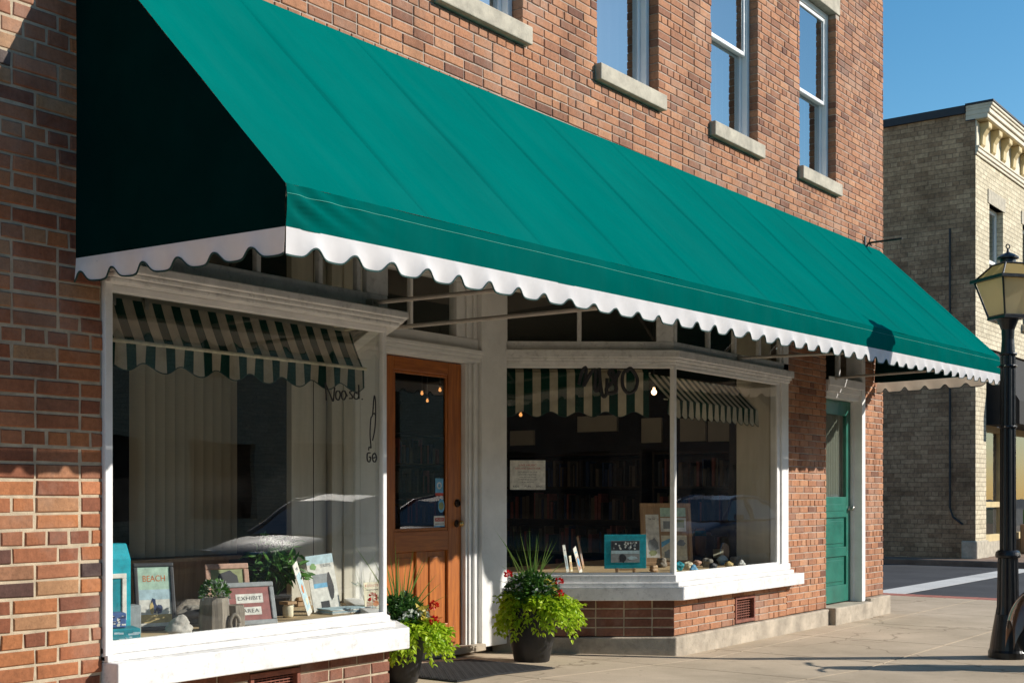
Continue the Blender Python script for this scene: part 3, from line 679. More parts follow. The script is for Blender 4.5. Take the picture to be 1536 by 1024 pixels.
tbx(0, .09, 2.4905, 2.8995); tbx(LnR-.14, LnR, 2.4905, 2.8995); tbx(LnR*.455, LnR*.455+.035, 2.4905, 2.8995)
for x in (9.26, 9.85, 10.35, 10.85, 11.3): tr.box(x-.02, x+.02, -.018, .02, 2.4905, 2.8995)
tr.build('transom_frame', 'white_paint_worn', SWR, bevel=.004)
pane_between(RR, PR0, 2.49, 2.9, SWR); pane_between(PR0, (11.4, 0), 2.49, 2.9, SWR)
# its brick bulkhead and plinth
mb = MB(); Pq = frameP(RR, (9.25, -.006)); LnQ = (Vector((9.25, -.006))-Vector(RR)).length
brickwork(mb, 0, LnQ, .045, .354, Pq, [], Lb=.235, Hc=.077, gap=.012, seed=41, thick=.05, dep=.05, hdr=0)
mb.build('bulkhead', ['brown_brick', 'mortar'], B)
mb = MB(); brickwork(mb, 9.25, 11.475, .045, .354, FRONT, [(10.37, 10.77, .06, .30)], Lb=.215, Hc=.062, gap=.009, seed=42, thick=.05, dep=.05, hdr=0)
mb.build('bulkhead', ['pale_red_brick', 'mortar_pale'], B)
s = MB(); strip(s, [(8.31, 1.18), (9.25, -.0), (12.44, 0)], -.35, .044, -.06, .035)
s.build('plinth', 'concrete_base', B, bevel=.012, segs=2)
s = MB(); s.box(12.45, 13.50, -.10, .30, -.3, .055); s.box(13.505, 14.12, -.07, .2, -.3, .088); s.build('step', 'concrete_base', B, bevel=.012, segs=2)
# ---- green side door
f = MB(); gy = .11
f.box(12.445, 12.50, .04, gy+.06, .056, 2.86); f.box(13.40, 13.495, -.012, gy+.06, .056, 2.86); f.box(13.375, 13.40, gy-.03, gy+.06, .056, 2.24)
f.box(12.50, 13.40, .02, gy+.06, 2.24, 2.30); f.box(12.50, 13.40, -.0, gy+.05, 2.3005, 2.42); f.box(12.47, 13.42, -.03, -.0125, 2.36, 2.45)
f.box(12.50, 13.40, .06, .12, 2.80, 2.86); f.box(12.93, 12.97, .06, .11, 2.4205, 2.80)
GF = f.build('door_frame', 'white_paint', B, bevel=.004)
q = MB(); q.box(12.50, 13.40, .08, .085, 2.4205, 2.80); q.build('pane', 'shop_glass', GF)
d = MB(); xa, xb = 12.505, 13.372; s_ = .12
def gb(x0, x1, z0, z1, ya=gy, yb=gy+.045): d.box(x0, x1, ya, yb, z0, z1)
gb(xa, xa+s_, .07, 2.235); gb(xb-s_, xb, .07, 2.235)
for (za, zb) in ((.07, .25), (.56, .66), (.98, 1.20), (2.08, 2.235)): gb(xa+s_, xb-s_, za, zb)
for (za, zb) in ((.25, .56), (.66, .98)): gb(xa+s_, xb-s_, za, zb, gy+.02, gy+.04); gb(xa+s_+.05, xb-s_-.05, za+.04, zb-.04, gy+.008, gy+.0205)
gb(xa+s_+.06, xb-s_-.06, 1.05, 1.12, gy-.006, gy-.0005)
GD = d.build('green_door', 'green_paint', B, bevel=.005, segs=2)
q = MB(); q.box(xa+s_, xb-s_, gy+.018, gy+.024, 1.20, 2.08); q.build('pane', 'plain_glass', GD)
q = MB(); q.grid(lambda u, v: (xa+s_+u*(xb-xa-2*s_), gy+.07+.006*sin(u*60), 1.2+v*.9), 40, 1); q.build('curtain', 'blind_cloth', GD, smooth=True)
k = MB(); k.lathe([(.004, 0), (.026, 0), (.026, .006), (.010, .012), (.010, .03), (.024, .038), (.026, .05), (.018, .06), (.004, .062)], 16)
ko = k.build('handle', 'nickel', GD, smooth=True); ko.location = (xb-.05, gy, 1.075); ko.rotation_euler = (pi/2, 0, 0)

# ---- display platforms and partitions
mb = MB(); mb.prism([(3.77, .09), (5.70, .09), (6.50, 1.10), (6.0, 1.10), (6.4, 1.78), (3.52, 1.78)], .40, .462); mb.build('display_floor', 'plywood', B)
mb = MB(); mb.prism([(8.44, 1.14), (9.29, .05), (11.22, .05), (11.22, 1.9), (8.44, 1.9)], .45, .545); mb.build('display_floor', 'plywood', B)
mb = MB()
mb.box(5.99, 6.145, 1.11, 1.16, .3, 2.9); mb.box(6.15, 6.33, 1.12, 1.17, .3, 2.9); mb.box(6.34, 6.569, 1.09, 1.15, .3, 2.9); mb.box(6.325, 6.345, 1.06, 1.09, .3, 2.9); mb.box(6.46, 6.475, 1.075, 1.09, .3, 2.9); mb.box(6.20, 6.206, 1.115, 1.12, .3, 2.9, 1); mb.box(5.99, 6.04, 1.1605, 1.78, .3, 2.9, 1)
mb.build('partition', ['inner_board', 'dark_wood'], B, bevel=.003)
mb = MB(); mb.box(3.52, 7.0, 1.74, 1.77, 2.25, 3.0); mb.build('bulkhead_board', 'dim_wall', B)
mb = MB(); mb.box(3.52, 5.985, 1.74, 1.80, .40, .80); mb.box(3.52, 5.985, 1.60, 1.74, .775, .80); mb.build('low_partition', 'tan_wood', B)
mb = MB(); mb.box(6.03, 6.075, 1.79, 1.84, .80, 2.3); mb.build('post', 'charcoal_metal', B)
mb = MB(); mb.box(11.24, 11.27, .07, .42, .55, 2.9); mb.box(11.24, 11.27, .43, .5, .55, 2.9, 1); mb.build('partition', ['inner_board', 'dark_wall'], B)
mb = MB(); mb.box(3.76, 5.66, .30, .33, 2.17, 2.42); mb.build('fascia', 'cream_board', B)
mb = MB(); mb.box(3.56, 3.60, .12, 1.7, .47, 2.3); mb.build('partition', 'dim_wall', B)
def onX(px, py, X): dx, dy = dirs(px); t = X/dx; return Vector((X, CAMY+t*dy, CAMH+(HOR-py)/FPX*t))
for (pa, pb, pt, pq) in ((866, 925, 622, 648), (962, 992, 626, 664), (1020, 1058, 626, 662), (1062, 1098, 630, 662), (765, 800, 645, 668)):
    A_, B_2 = onX(pa, pq, 13.56), onX(pb, pt, 13.56); mb = MB(); mb.box(13.56, 13.599, B_2.y, A_.y, A_.z, B_2.z); mb.build('wall_panel', 'cream_board', B)
#==AWNING==
# ------------------------------------------------------------------ AWNING
AW = thing('awning', 'long green canvas awning with white scalloped edge over the shop front', 'awning')
AX0, AX1b, AX1t = 3.555, 13.57, 13.96; AD = 1.42
def tilt(x): return .017*(x-AX0)
def zfold(x): return 2.478+tilt(x)
def ztop(x): return 3.90+.007*(x-AX0)
seams = [AX0+.9*i for i in range(12)]; 
def slope_pt(u, v):
    xb = AX0+(AX1b-AX0)*u; xt = AX0+(AX1t-AX0)*u; x = xb+(xt-xb)*v
    y = -AD+(AD-.004)*v; z = zfold(xb)+(ztop(xt)-zfold(xb))*v
    ph = ((xb-AX0) % .9)/.9
    sag = (.009*sin(pi*ph)+.006*(ph-.5))*sin(pi*min(1, v*1.02))**.6
    n = Vector((0, -.72, .69))
    wob = .005*sin(x*2.3+v*3)+.004*sin(x*5.1-v*6)+.0025*sin(x*9.7+v*11)*sin(v*7)
    p = Vector((x, y, z))-n*(sag-wob*sin(pi*v))
    return p
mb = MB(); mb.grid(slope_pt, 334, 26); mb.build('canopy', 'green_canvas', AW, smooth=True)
# seam laps: narrow doubled cloth strips lying on the canopy
for s in seams[1:]:
    u = (s-AX0)/(AX1b-AX0)
    if u >= 1: continue
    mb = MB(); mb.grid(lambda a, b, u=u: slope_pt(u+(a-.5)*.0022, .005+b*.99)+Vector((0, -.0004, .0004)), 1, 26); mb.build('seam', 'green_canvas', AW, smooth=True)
# vertical front band
def wr(x):   # wrinkles pulled into the near corner
    k = max(0, 1-(x-AX0)/.9); return k*k
def band_pt(u, v):
    x = AX0+(AX1b-AX0)*u; z1 = zfold(x); z0 = 2.30+tilt(x); z = z0+(z1-z0)*v
    w = min(1, (x-AX0)*14)*wr(x)*.018*sin((x-AX0)*34+(v-1)*11*(1+(x-AX0)))*(1-.6*abs(2*v-1))
    y = -AD-.006*sin(pi*v)+w+.003*sin(x*3.1)+.0015*sin(x*11+v*4)
    return (x, y, z)
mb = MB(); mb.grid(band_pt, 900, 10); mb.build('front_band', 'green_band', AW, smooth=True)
mb = MB(); mb.grid(lambda u, v: (band_pt(u, .76+.012*v)[0], band_pt(u, .76)[1]-.0022, band_pt(u, .76+.012*v)[2]), 700, 1); mb.build('stitching', 'thread', AW)
# scalloped valance
def scallop(s, per=.2345):
    ph = (s/per) % 1.0           # notch at 0 / 1
    d = min(ph, 1-ph); return (.041+.008*sin(s*1.9)*sin(s*.7))*math.exp(-(d/(.155+.02*sin(s*3.3)))**2.4)
def val_strip(mbv, mbp, path_fn, Ltot, n, s0=0.0, amp=1.0):
    def fn(u, v):
        s = u*Ltot; P, nrm, zt = path_fn(s); low = zt-.112+scallop(s+s0); z = zt-(zt-low)*(1-v)
        k = (1-v); rip = (.010+.005*sin(s*1.7))*sin((s+s0)/.2345*2*pi+1.2)*k**1.3+.004*sin(s*9.3)*k
        return (P[0]+nrm[0]*rip, P[1]+nrm[1]*rip, z)
    mbv.grid(fn, n, 6)
    for i in range(n):
        a = fn(i/n, 0); b = fn((i+1)/n, 0); a2 = (a[0]+.0, a[1], a[2]); 
        N_ = path_fn(0)[1]; e = .0035
        mbp.add([(a[0]+N_[0]*e, a[1]+N_[1]*e, a[2]+.003), (b[0]+N_[0]*e, b[1]+N_[1]*e, b[2]+.003), (b[0]+N_[0]*e, b[1]+N_[1]*e, b[2]-.004), (a[0]+N_[0]*e, a[1]+N_[1]*e, a[2]-.004),
                 (a[0]-N_[0]*e, a[1]-N_[1]*e, a[2]+.003), (b[0]-N_[0]*e, b[1]-N_[1]*e, b[2]+.003), (b[0]-N_[0]*e, b[1]-N_[1]*e, b[2]-.004), (a[0]-N_[0]*e, a[1]-N_[1]*e, a[2]-.004)],
                [(0, 3, 2, 1), (4, 5, 6, 7), (3, 7, 6, 2), (0, 1, 5, 4)])
v = MB(); p = MB()
val_strip(v, p, lambda s: ((AX0+s, -AD-.004), (0, -1), 2.302+tilt(AX0+s)), AX1b-AX0, 1280, s0=.08)
val_strip(v, p, lambda s: ((AX0-.003, -AD+s), (-1, 0), 2.302+s*.02), AD-.01, 200, s0=.05)
val_strip(v, p, lambda s: ((AX1b+.27*s/AD, -AD+s), (1, 0), 2.302+tilt(AX1b)), AD-.01, 200, s0=.1)
vo = v.build('valance', 'white_canvas', AW, smooth=True); p.build('edge_piping', 'piping', vo)
def side(u, v, X0, X1, zl, right):
    y = -AD+(AD-.004)*u; zt = zfold(AX0 if not right else AX1b)*(1-u)+ztop(AX0)*u
    z = zl+(zt-zl)*v; return (X0+(X1-X0)*(u*.55+.45*u*v)+(.006*sin(pi*u)*sin(pi*v)+.004*sin(9*u+4*v)*v*(1-v)*4)*(1 if right else -1), y, z)
mb = MB(); mb.grid(lambda u, v: side(u, v, AX0, AX0, 2.30, 0), 24, 20); mb.build('end_panel', 'green_canvas_shaded', AW, smooth=True)
mb = MB(); mb.grid(lambda u, v: side(u, v, AX1b, AX1t, 2.30+tilt(AX1b), 1), 24, 20); mb.build('end_panel', 'green_canvas_shaded', AW, smooth=True)
# frame tubes and arms
mb = MB(); mb.tube([(AX0+.02, -AD+.03, 2.31), (AX1b-.02, -AD+.03, 2.31+tilt(AX1b))], .014, 8); mb.tube([(AX0+.02, -AD+.03, 2.46), (AX1b-.02, -AD+.03, 2.46+tilt(AX1b))], .014, 8)
for x in (AX0+.03, 5.57, 7.9, 10.4, 12.5, 13.5): mb.tube([(x, -AD+.035, zfold(x)-.035), (x, -.02, ztop(x)-.06)], .013, 6)
mb.build('frame', 'bar_paint', AW, smooth=True)
for (x, ya, za) in ((5.57, -.03, 2.365), (5.94, .27, 2.27), (10.4, -.03, 2.455), (12.62, -.02, 2.44)):
    mb = MB(); mb.tube([(x, ya, za), (x, -AD+.03, 2.31+tilt(x) if za > 2.3 else 2.26)], .013, 8)
    mb.box(x-.03, x+.03, ya-.015, ya+.03, za-.02, za+.02); mb.build('support_arm', 'bar_paint', AW)
# wall bracket
wb = MB(); wb.tube([(13.5, -.42, 3.99), (13.5, -.06, 3.985), (13.5, -.035, 3.97), (13.5, -.02, 3.93), (13.5, -.01, 3.86)], .012, 8); wb.box(13.48, 13.52, -.012, -.003, 3.84, 4.06); wb.tube([(13.5, -.07, 4.04), (13.5, -.05, 3.99), (13.5, -.08, 3.95)], .008, 6)
tag(wb.build('sign_bracket', 'bracket_iron'), 'bare black iron bracket on the brick wall above the far end of the awning', 'bracket')

#==LAMP==
LP = thing('street_lamp', 'black fluted street lamp with cream glass lantern at right', 'street lamp', (10.83, -2.25, -.12), radians(-38))
mb = MB(); mb.lathe([(.155, 0), (.155, .05), (.145, .07), (.135, .14), (.112, .28), (.098, .36)], 32)
mb.build('base', 'iron_black', LP, bevel=.004)
mb = MB(); mb.lathe([(.098, .36), (.088, .42), (.080, .82)], 32, flute=1, famp=.08); mb.lathe([(.080, .82), (.096, .825), (.10, .845), (.094, .87), (.078, .885)], 32)
mb.lathe([(.066, .885), (.060, 2.50)], 28, flute=1, famp=.09)
for z in (1.90, 2.40, 2.50): mb.lathe([(.058, z-.012), (.070, z-.010), (.072, z), (.070, z+.010), (.058, z+.012)], 24)
mb.lathe([(.056, 2.51), (.048, 2.62), (.052, 2.70), (.085, 2.785), (.10, 2.80)], 24)
mb.build('post', 'iron_black', LP)
mb = MB()
for z in (2.40, 1.90):
    for a in range(5): mb = MB(); mb.tube([(cos(a*1.256)*.070, sin(a*1.256)*.070, z), (cos(a*1.256)*.084, sin(a*1.256)*.084, z)], .006, 6); mb.build('band_bolt', 'nickel', LP)
def sq(r, z): return [(r, r, z), (-r, r, z), (-r, -r, z), (r, -r, z)]
zb, zr, zt = 2.80, 3.105, 3.24; rb, rr_, rt = .108, .185, .085
mb = MB(); A, C = sq(rb-.006, zb+.01), sq(rr_-.008, zr)
for k in range(4): k2 = (k+1) % 4; mb.quad(A[k], C[k], C[k2], A[k2])
gl = mb.build('lamp_glass', 'lamp_glass', LP)
mb = MB(); A, C = sq(rr_-.008, zr+.02), sq(rt-.004, zt)
for k in range(4): k2 = (k+1) % 4; mb.quad(A[k], C[k], C[k2], A[k2])
mb.build('lamp_roof', 'lamp_roof_glass', LP)
mb = MB(); A, C, D_, E_ = sq(rb, zb+.01), sq(rr_, zr), sq(rr_, zr+.02), sq(rt, zt)
for k in range(4):
    k2 = (k+1) % 4; mb.tube([A[k], C[k]], .008, 6); mb.tube([D_[k], E_[k]], .008, 6); mb.tube([A[k], A[k2]], .009, 6); mb.tube([E_[k], E_[k2]], .008, 6)
r2 = rr_+.028
for (x0, x1, y0_, y1_) in ((-r2, r2, -r2, -r2+.04), (-r2, r2, r2-.04, r2), (-r2, -r2+.04, -r2+.04, r2-.04), (r2-.04, r2, -r2+.04, r2-.04)): mb.box(x0, x1, y0_, y1_, zr-.003, zr+.022)
mb.box(-rb-.008, rb+.008, -rb-.008, rb+.008, zb-.012, zb+.008)
mb.build('lantern_frame', 'iron_black', LP)
mb = MB(); mb.lathe([(.062, zt-.005), (.060, zt+.04), (.085, zt+.045), (.085, zt+.058), (.045, zt+.085), (.012, zt+.10), (.008, zt+.125), (.004, zt+.13)], 20)
mb.tube([(.018*cos(t*.7), 0, zt+.148+.018*sin(t*.7)) for t in range(10)], .005, 6); mb.build('cap', 'iron_black', LP, smooth=False)
mb = MB(); mb.lathe([(.01, zb+.01), (.025, zb+.03), (.03, zb+.10), (.02, zb+.13), (.004, zb+.15)], 12); mb.build('bulb', 'bar_paint', LP, smooth=True)

#==FAR==
# ------------------------------------------------------------------ far corner building
FB = thing('corner_building', 'buff brick corner building with bracketed cream cornice across the side street', 'building')
FX, FY = 27.3, 2.9; FZ = 9.15
def px_x(px, Y): return at(px, 700, Y).x
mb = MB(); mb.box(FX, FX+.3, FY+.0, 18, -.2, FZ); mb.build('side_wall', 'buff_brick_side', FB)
w1 = (28.3, 29.35, 5.2, 7.55); ws = [(w1[0]+2.65*i, w1[1]+2.65*i, w1[2], w1[3]) for i in range(6)]
def wall_front(x0, x1, z0, z1, holes, y, t, m, mats, par, name):
    mb = MB(); us = sorted(set([x0, x1]+[v for h in holes for v in h[:2]])); zs = sorted(set([z0, z1]+[v for h in holes for v in h[2:]]))
    for i in range(len(us)-1):
        for k in range(len(zs)-1):
            cu, cz = (us[i]+us[i+1])/2, (zs[k]+zs[k+1])/2
            if not any(h[0] < cu < h[1] and h[2] < cz < h[3] for h in holes): mb.box(us[i], us[i+1], y, y+t, zs[k], zs[k+1])
    return mb.build(name, mats, par)
wall_front(FX+.3, 46, 4.4, FZ, ws, FY, .3, 0, 'buff_brick_front', FB, 'front_wall')
mb = MB(); mb.box(FX-.004, FX+.296, FY-.006, FY-.0005, -.1, FZ); mb.box(FX+.3, 28.05, FY-.006, FY+.3, .25, 4.4); mb.build('corner_pier', 'buff_brick_front', FB)
for (x0, x1, z1) in ((FX-.05, 28.1, .25), (29.8, 30.2, 3.2), (34, 34.5, 3.2)): mb = MB(); mb.box(x0, x1, FY-.05, FY+.28, -.14, z1); mb.build('pier_base', 'limestone', FB, bevel=.02)
for h in ws:
    f = MB(); a, b, z0, z1 = h
    f.box(a, a+.09, FY+.14, FY+.22, z0, z1); f.box(b-.09, b, FY+.14, FY+.22, z0, z1); f.box(a+.09, b-.09, FY+.14, FY+.22, z1-.09, z1); f.box(a+.09, b-.09, FY+.14, FY+.22, z0, z0+.09); f.box(a+.09, b-.09, FY+.14, FY+.2, (z0+z1)/2-.04, (z0+z1)/2+.04)
    wo = f.build('window', 'white_paint', FB)
    q = MB(); q.box(a+.09, b-.09, FY+.17, FY+.175, z0+.09, z1-.09); q.build('pane', 'upper_glass', wo)
    q = MB(); q.box(a-.12, b+.12, FY-.02, FY+.13, z1, z1+.30); q.build('lintel', 'limestone', wo)
    q = MB(); q.box(a-.1, b+.1, FY-.08, FY+.13, z0-.16, z0); q.build('sill', 'limestone', wo)
mb = MB(); mb.box(FX+.3, 46, FY+.5, FY+.6, 4.5, FZ); mb.build('room_lining', 'dark_wall', FB)
# cornice: profile facing -y
cn = MB(); z = 8.40
for (z0, z1, o) in ((0, .06, .04), (.06, .14, .07), (.14, .19, .09)): cn.box(FX-.03, 46, FY-o, FY-.0065, z+z0+.0005, z+z1)
cn.box(FX-.01, 46, FY-.03, FY-.0065, z+.1905, z+.72)
cn.box(FX-.01, 46, FY-.24, FY-.0065, z+.7205, z+.74, 1)  # soffit in ochre: shadow under the overhang put into the colour
for (z0, z1, o) in ((.74, .84, .26), (.84, .94, .30), (.94, 1.0, .33), (1.0, 1.06, .36)): cn.box(FX-.02, 46, FY-o, FY+.2, z+z0+.0005, z+z1)
cn.build('cornice', ['cornice_paint', 'ochre_paint_and_shade'], FB, bevel=.012)
x = FX+.2
while x < 45:
    br = MB(); br.extr([(FY-.03, 8.60), (FY-.03, 9.115), (FY-.22, 9.115), (FY-.22, 9.0), (FY-.17, 8.96), (FY-.10, 8.84), (FY-.085, 8.66)][::-1], x, x+.24)
    br.build('bracket', 'ochre_paint_and_shade', FB, bevel=.012); x += .78
cp = MB(); cp.box(FX-.05, FX+.3, FY+.21, 18, FZ+.15, FZ+.32); cp.box(FX-.04, 46, FY-.38, FY+.205, 9.461, 9.50); cp.box(FX-.02, FX+.3, FY+.0, FY+.2, FZ, 9.13); cp.build('coping', 'slate_coping', FB)
sw = MB(); sw.box(FX+.0, FX+.3, FY+.21, 18, FZ+.0005, FZ+.1495); sw.build('parapet', 'buff_brick_side', FB)
rf = MB(); rf.box(FX+.3, 46, FY+.6, 18, FZ-.2, FZ-.05); rf.box(45.7, 46, FY+.3, 18, -.2, FZ); rf.box(FX+.3, 46, 17.7, 18, -.2, FZ-.2); rf.build('roof', 'tar', FB)
# shop front
sf = MB(); sf.box(28.05, 46, FY+.1, FY+.3, 2.75, 4.4); sf.build('fascia', 'charcoal_metal', FB)
fa = MB(); fa.extr([(FY+.099, 4.45), (FY+.099, 2.75), (FY-.62, 2.75), (FY-.62, 3.25)], 28.35, 46); tag(fa.build('shop_awning', 'tar'), 'charcoal shop awning on the buff corner building behind the lamp', 'awning')
s2 = MB()
for x in (28.2, 29.55, 30.3, 32.0, 33.8): s2.box(x, x+.12, FY+.1, FY+.2, .35, 2.75)
s2.box(28.06, 46, FY+.1, FY+.22, .2, .35); s2.box(28.06, 46, FY+.1, FY+.2, 2.60, 2.745); s2.box(28.32, 29.55, FY+.12, FY+.2, .95, 1.07); ws_ = s2.build('shop_window', 'ochre_paint_and_shade', FB)
q = MB(); q.box(28.2, 46, FY+.15, FY+.155, .3, 2.7); q.build('pane', 'shop_glass', ws_)
q = MB(); q.box(28.06, 46, FY+.05, FY+.3, -.15, .2); q.build('sill', 'limestone', ws_)
q = MB(); q.box(28.06, 46, FY+2.5, FY+2.6, -.15, 4.4); q.box(28.06, 46, FY+.3, FY+2.5, -.15, -.1); q.build('room_lining', 'dark_wall', FB)
pc = at(1427, 600, 3.4)
mb = MB(); mb.tube([(FX-.04, 3.42, 6.9), (FX-.04, 3.42, .95), (FX-.05, 3.35, .75), (FX-.05, 3.15, .6)], .022, 8); mb.build('conduit', 'charcoal_metal', FB)
q = MB(); q.box(FX-.03, FX-.001, 7.2, 9.0, 1.2, 1.26); q.build('wall_patch', 'limestone', FB)

# bins/boxes seen in its window
q = MB(); q.box(30.35, 31.2, FY-.5, FY-.1, -.12, .55); q.box(30.4, 31.15, FY-.45, FY-.15, .55, .9, 1); tag(q.build('planter_box', ['tan_wood', 'deep_leaf'], bevel=.02), 'low brown planter box behind the lamp post, before the far shop window', 'planter')
#==PLANTS==
# ------------------------------------------------------------------ plants
def leaf(mb, p, d, n, l, w, m=0, fold=.25):
    p = Vector(p); d = Vector(d).normalized(); n = Vector(n); s = d.cross(n)
    if s.length < 1e-4: s = Vector((1, 0, 0))
    s.normalize(); n = s.cross(d).normalized()
    a = p+d*l*.3+s*w*.5+n*w*fold; b = p+d*l*.3-s*w*.5+n*w*fold; a2 = p+d*l*.68+s*w*.36+n*w*fold*.6-n*l*.03; b2 = p+d*l*.68-s*w*.36+n*w*fold*.6-n*l*.03
    mid = p+d*l*.5; tip = p+d*l-n*l*.12
    mb.add([p, a, a2, tip, b2, b, mid], [(0, 6, 1), (1, 6, 2), (2, 6, 3), (3, 6, 4), (4, 6, 5), (5, 6, 0)], m)
def rnd_dir(zmin=-1, zmax=1):
    t = random.uniform(0, 2*pi); z = random.uniform(zmin, zmax); r = sqrt(max(0, 1-z*z)); return Vector((r*cos(t), r*sin(t), z))
def planter(name, label, x, y, z, sc, seed, lean, clip=None):
    random.seed(seed)
    T = thing(name, label, 'potted plant', (x, y, z), group='planters beside the entrance')
    def ok(P): return clip is None or (P.x+x-clip[0][0])*clip[1][0]+(P.y+y-clip[0][1])*clip[1][1] > .03
    p = MB(); h = .42*sc
    p.lathe([(.125*sc, 0), (.135*sc, .005), (.175*sc, h*.45), (.20*sc, h*.85), (.205*sc, h*.97), (.212*sc, h), (.20*sc, h), (.19*sc, h*.93)], 36)
    p.build('pot', 'pot_resin', T, smooth=True)
    q = MB(); q.lathe([(.01, h*.9), (.188*sc, h*.92), (.188*sc, h*.935), (.01, h*.95)], 20); q.build('soil', 'soil', T)
    # trailing lime foliage
    f = MB()
    for i in range(190):
        a = random.uniform(0, 2*pi); e = (.185+.11*random.random()+lean*max(0, cos(a-radians(-50)))*.13)*sc**.6
        drop = random.uniform(-.06, .24)*sc; r0 = random.uniform(.03, .16)*sc; n = 12
        z0 = h+random.uniform(-.02, .05); prev = None; tw = random.uniform(-.4, .4)
        for k in range(n):
            t = k/(n-1); r = r0+(e-r0)*t; aa = a+tw*t
            P = Vector((cos(aa)*r, sin(aa)*r, z0+.045*sin(pi*min(1, t*1.1))-drop*t**1.8))
            if prev is not None:
                d = (P-prev).normalized(); s = d.cross(Vector((0, 0, 1))).normalized()
                for sg in (-1, 1):
                    l = .058*(1.1-.5*t)*random.uniform(.7, 1.3)
                    if ok(P+d*.05): leaf(f, P, d*.8+s*sg*.7+rnd_dir()*.35, Vector((0, 0, 1))+rnd_dir()*.6, l, l*.62, 0)
                if k % 3 == 0 and ok(P): f.tube([prev, P], .0016, 3, 0, caps=False)
            prev = P
    f.build('trailing_foliage', 'lime_leaf', T)
    # darker mound
    g_ = MB()
    for i in range(1500):
        d = rnd_dir(.0, 1); r = (random.random()**.4)
        P = Vector((d.x*.22*r*sc, d.y*.22*r*sc, h+.05+d.z*.21*r)); l = random.uniform(.025, .05)
        leaf(g_, P, d+rnd_dir()*.8, Vector((0, 0, 1))+rnd_dir()*.6, l, l*.55, 0 if random.random() < .62 else 1)
    g_.build('foliage', ['deep_leaf', 'mid_leaf'], T)
    # pale and yellow accents
    g_ = MB()
    for i in range(90):
        a = random.choice([.4, 2.9, 4.1, 5.3, 4.7])+random.uniform(-.3, .3); r = random.uniform(.10, .19)
        P = Vector((cos(a)*r, sin(a)*r, h+.14+random.uniform(-.03, .03))); l = random.uniform(.02, .035)
        leaf(g_, P, rnd_dir(-.2, 1), rnd_dir(.2, 1), l, l*.7, 0)
    for i in range(26):
        P = Vector((.02+random.uniform(-.03, .03), -.16+random.uniform(-.03, .03), h+.15+random.uniform(-.06, .06))); leaf(g_, P, rnd_dir(-.8, .6), rnd_dir(), .04, .025, 1)
    g_.build('accent_foliage', ['silver_leaf', 'yellow_leaf'], T)
    # flower heads
    for (a, r, zz) in ((radians(160), .215, .25), (radians(-58), .21, .19), (radians(-80), .24, .10)):
        c = Vector((cos(a)*r, sin(a)*r, h+zz)); fl = MB()
        for i in range(46):
            d = rnd_dir(-.6, 1); leaf(fl, c+d*.020, d+rnd_dir()*.7, rnd_dir(), random.uniform(.016, .024), .018, 0, .1)
        fl.tube([c*1.0-Vector((0, 0, .12)), c], .002, 4, 1); fl.build('flower', ['red_petal', 'deep_leaf'], T)
    # spiky grass
    s = MB(); blades = [(-.42, .50), (-.22, .34), (-.10, .40), (-.02, .46), (.03, .40), (.10, .43), (.20, .30), (.32, .42), (.5, .30), (-.6, .3), (0, .25), (.7, .26), (-.8, .22), (.06, .36), (-.15, .44), (.16, .38), (-.3, .42), (.24, .40), (-.05, .3), (.4, .33)]
    for i, (tx, l) in enumerate(blades):
        lat = Vector((SA, -CA, 0)); dep = Vector((CA, SA, 0)); d = (lat*tx+dep*random.uniform(-.25, .25)+Vector((0, 0, 1))).normalized()
        p0 = Vector((random.uniform(-.03, .03), random.uniform(-.03, .03), h+.05)); w = .007; sd = d.cross(dep).normalized(); pts = []
        for k in range(7):
            t = k/6; q_ = p0+d*l*1.25*t+lat*(tx*.16*t*t)+Vector((0, 0, -abs(tx)*.08*t*t)); pts.append((q_-sd*w*(1-t**1.5), q_+sd*w*(1-t**1.5), q_+dep*.002*(1-t)))
        vs = [v_ for tr_ in pts for v_ in tr_]; fs = []
        for k in range(6): a = 3*k; b = 3*k+3; fs += [(a, a+2, b+2, b), (a+2, a+1, b+1, b+2)]
        s.add(vs, fs)
    s.build('spike_leaves', 'spike_leaf', T)
    return T
planter('potted_plant', 'black pot of lime leaves and red flowers right of the mat, before the slanting pane', 7.87, .46, gz(7.87), 1.0, 5, 1.0, ((RR[0]-.12, RR[1]), (-.78, -.62)))
planter('potted_plant', 'black pot of lime leaves half hidden behind the left window corner, before the wooden door', 6.20, .30, 0.0, .74, 9, 1.0, ((PL1+.04, 0), (.80, -.60)))

# door mat
mt = MB()
for k in range(8): mt.box(6.40+.14*k, 6.54+.14*k, .0, .80, .004, .010)
for i in range(28):
    for k in range(20):
        x0 = 6.42+i*.039; y0_ = .018+k*.0385
        if (i+k) % 2: mt.box(x0, x0+.034, y0_, y0_+.012, .010, .0145); mt.box(x0, x0+.034, y0_+.018, y0_+.030, .010, .0145)
        else: mt.box(x0, x0+.012, y0_, y0_+.034, .010, .0145); mt.box(x0+.018, x0+.030, y0_, y0_+.034, .010, .0145)
mt.v = [(x, y, z+gz(x)) for x, y, z in mt.v]
tag(mt.build('door_mat', 'rubber'), 'dark rubber mat with basket weave ribs before the wooden door', 'door mat')

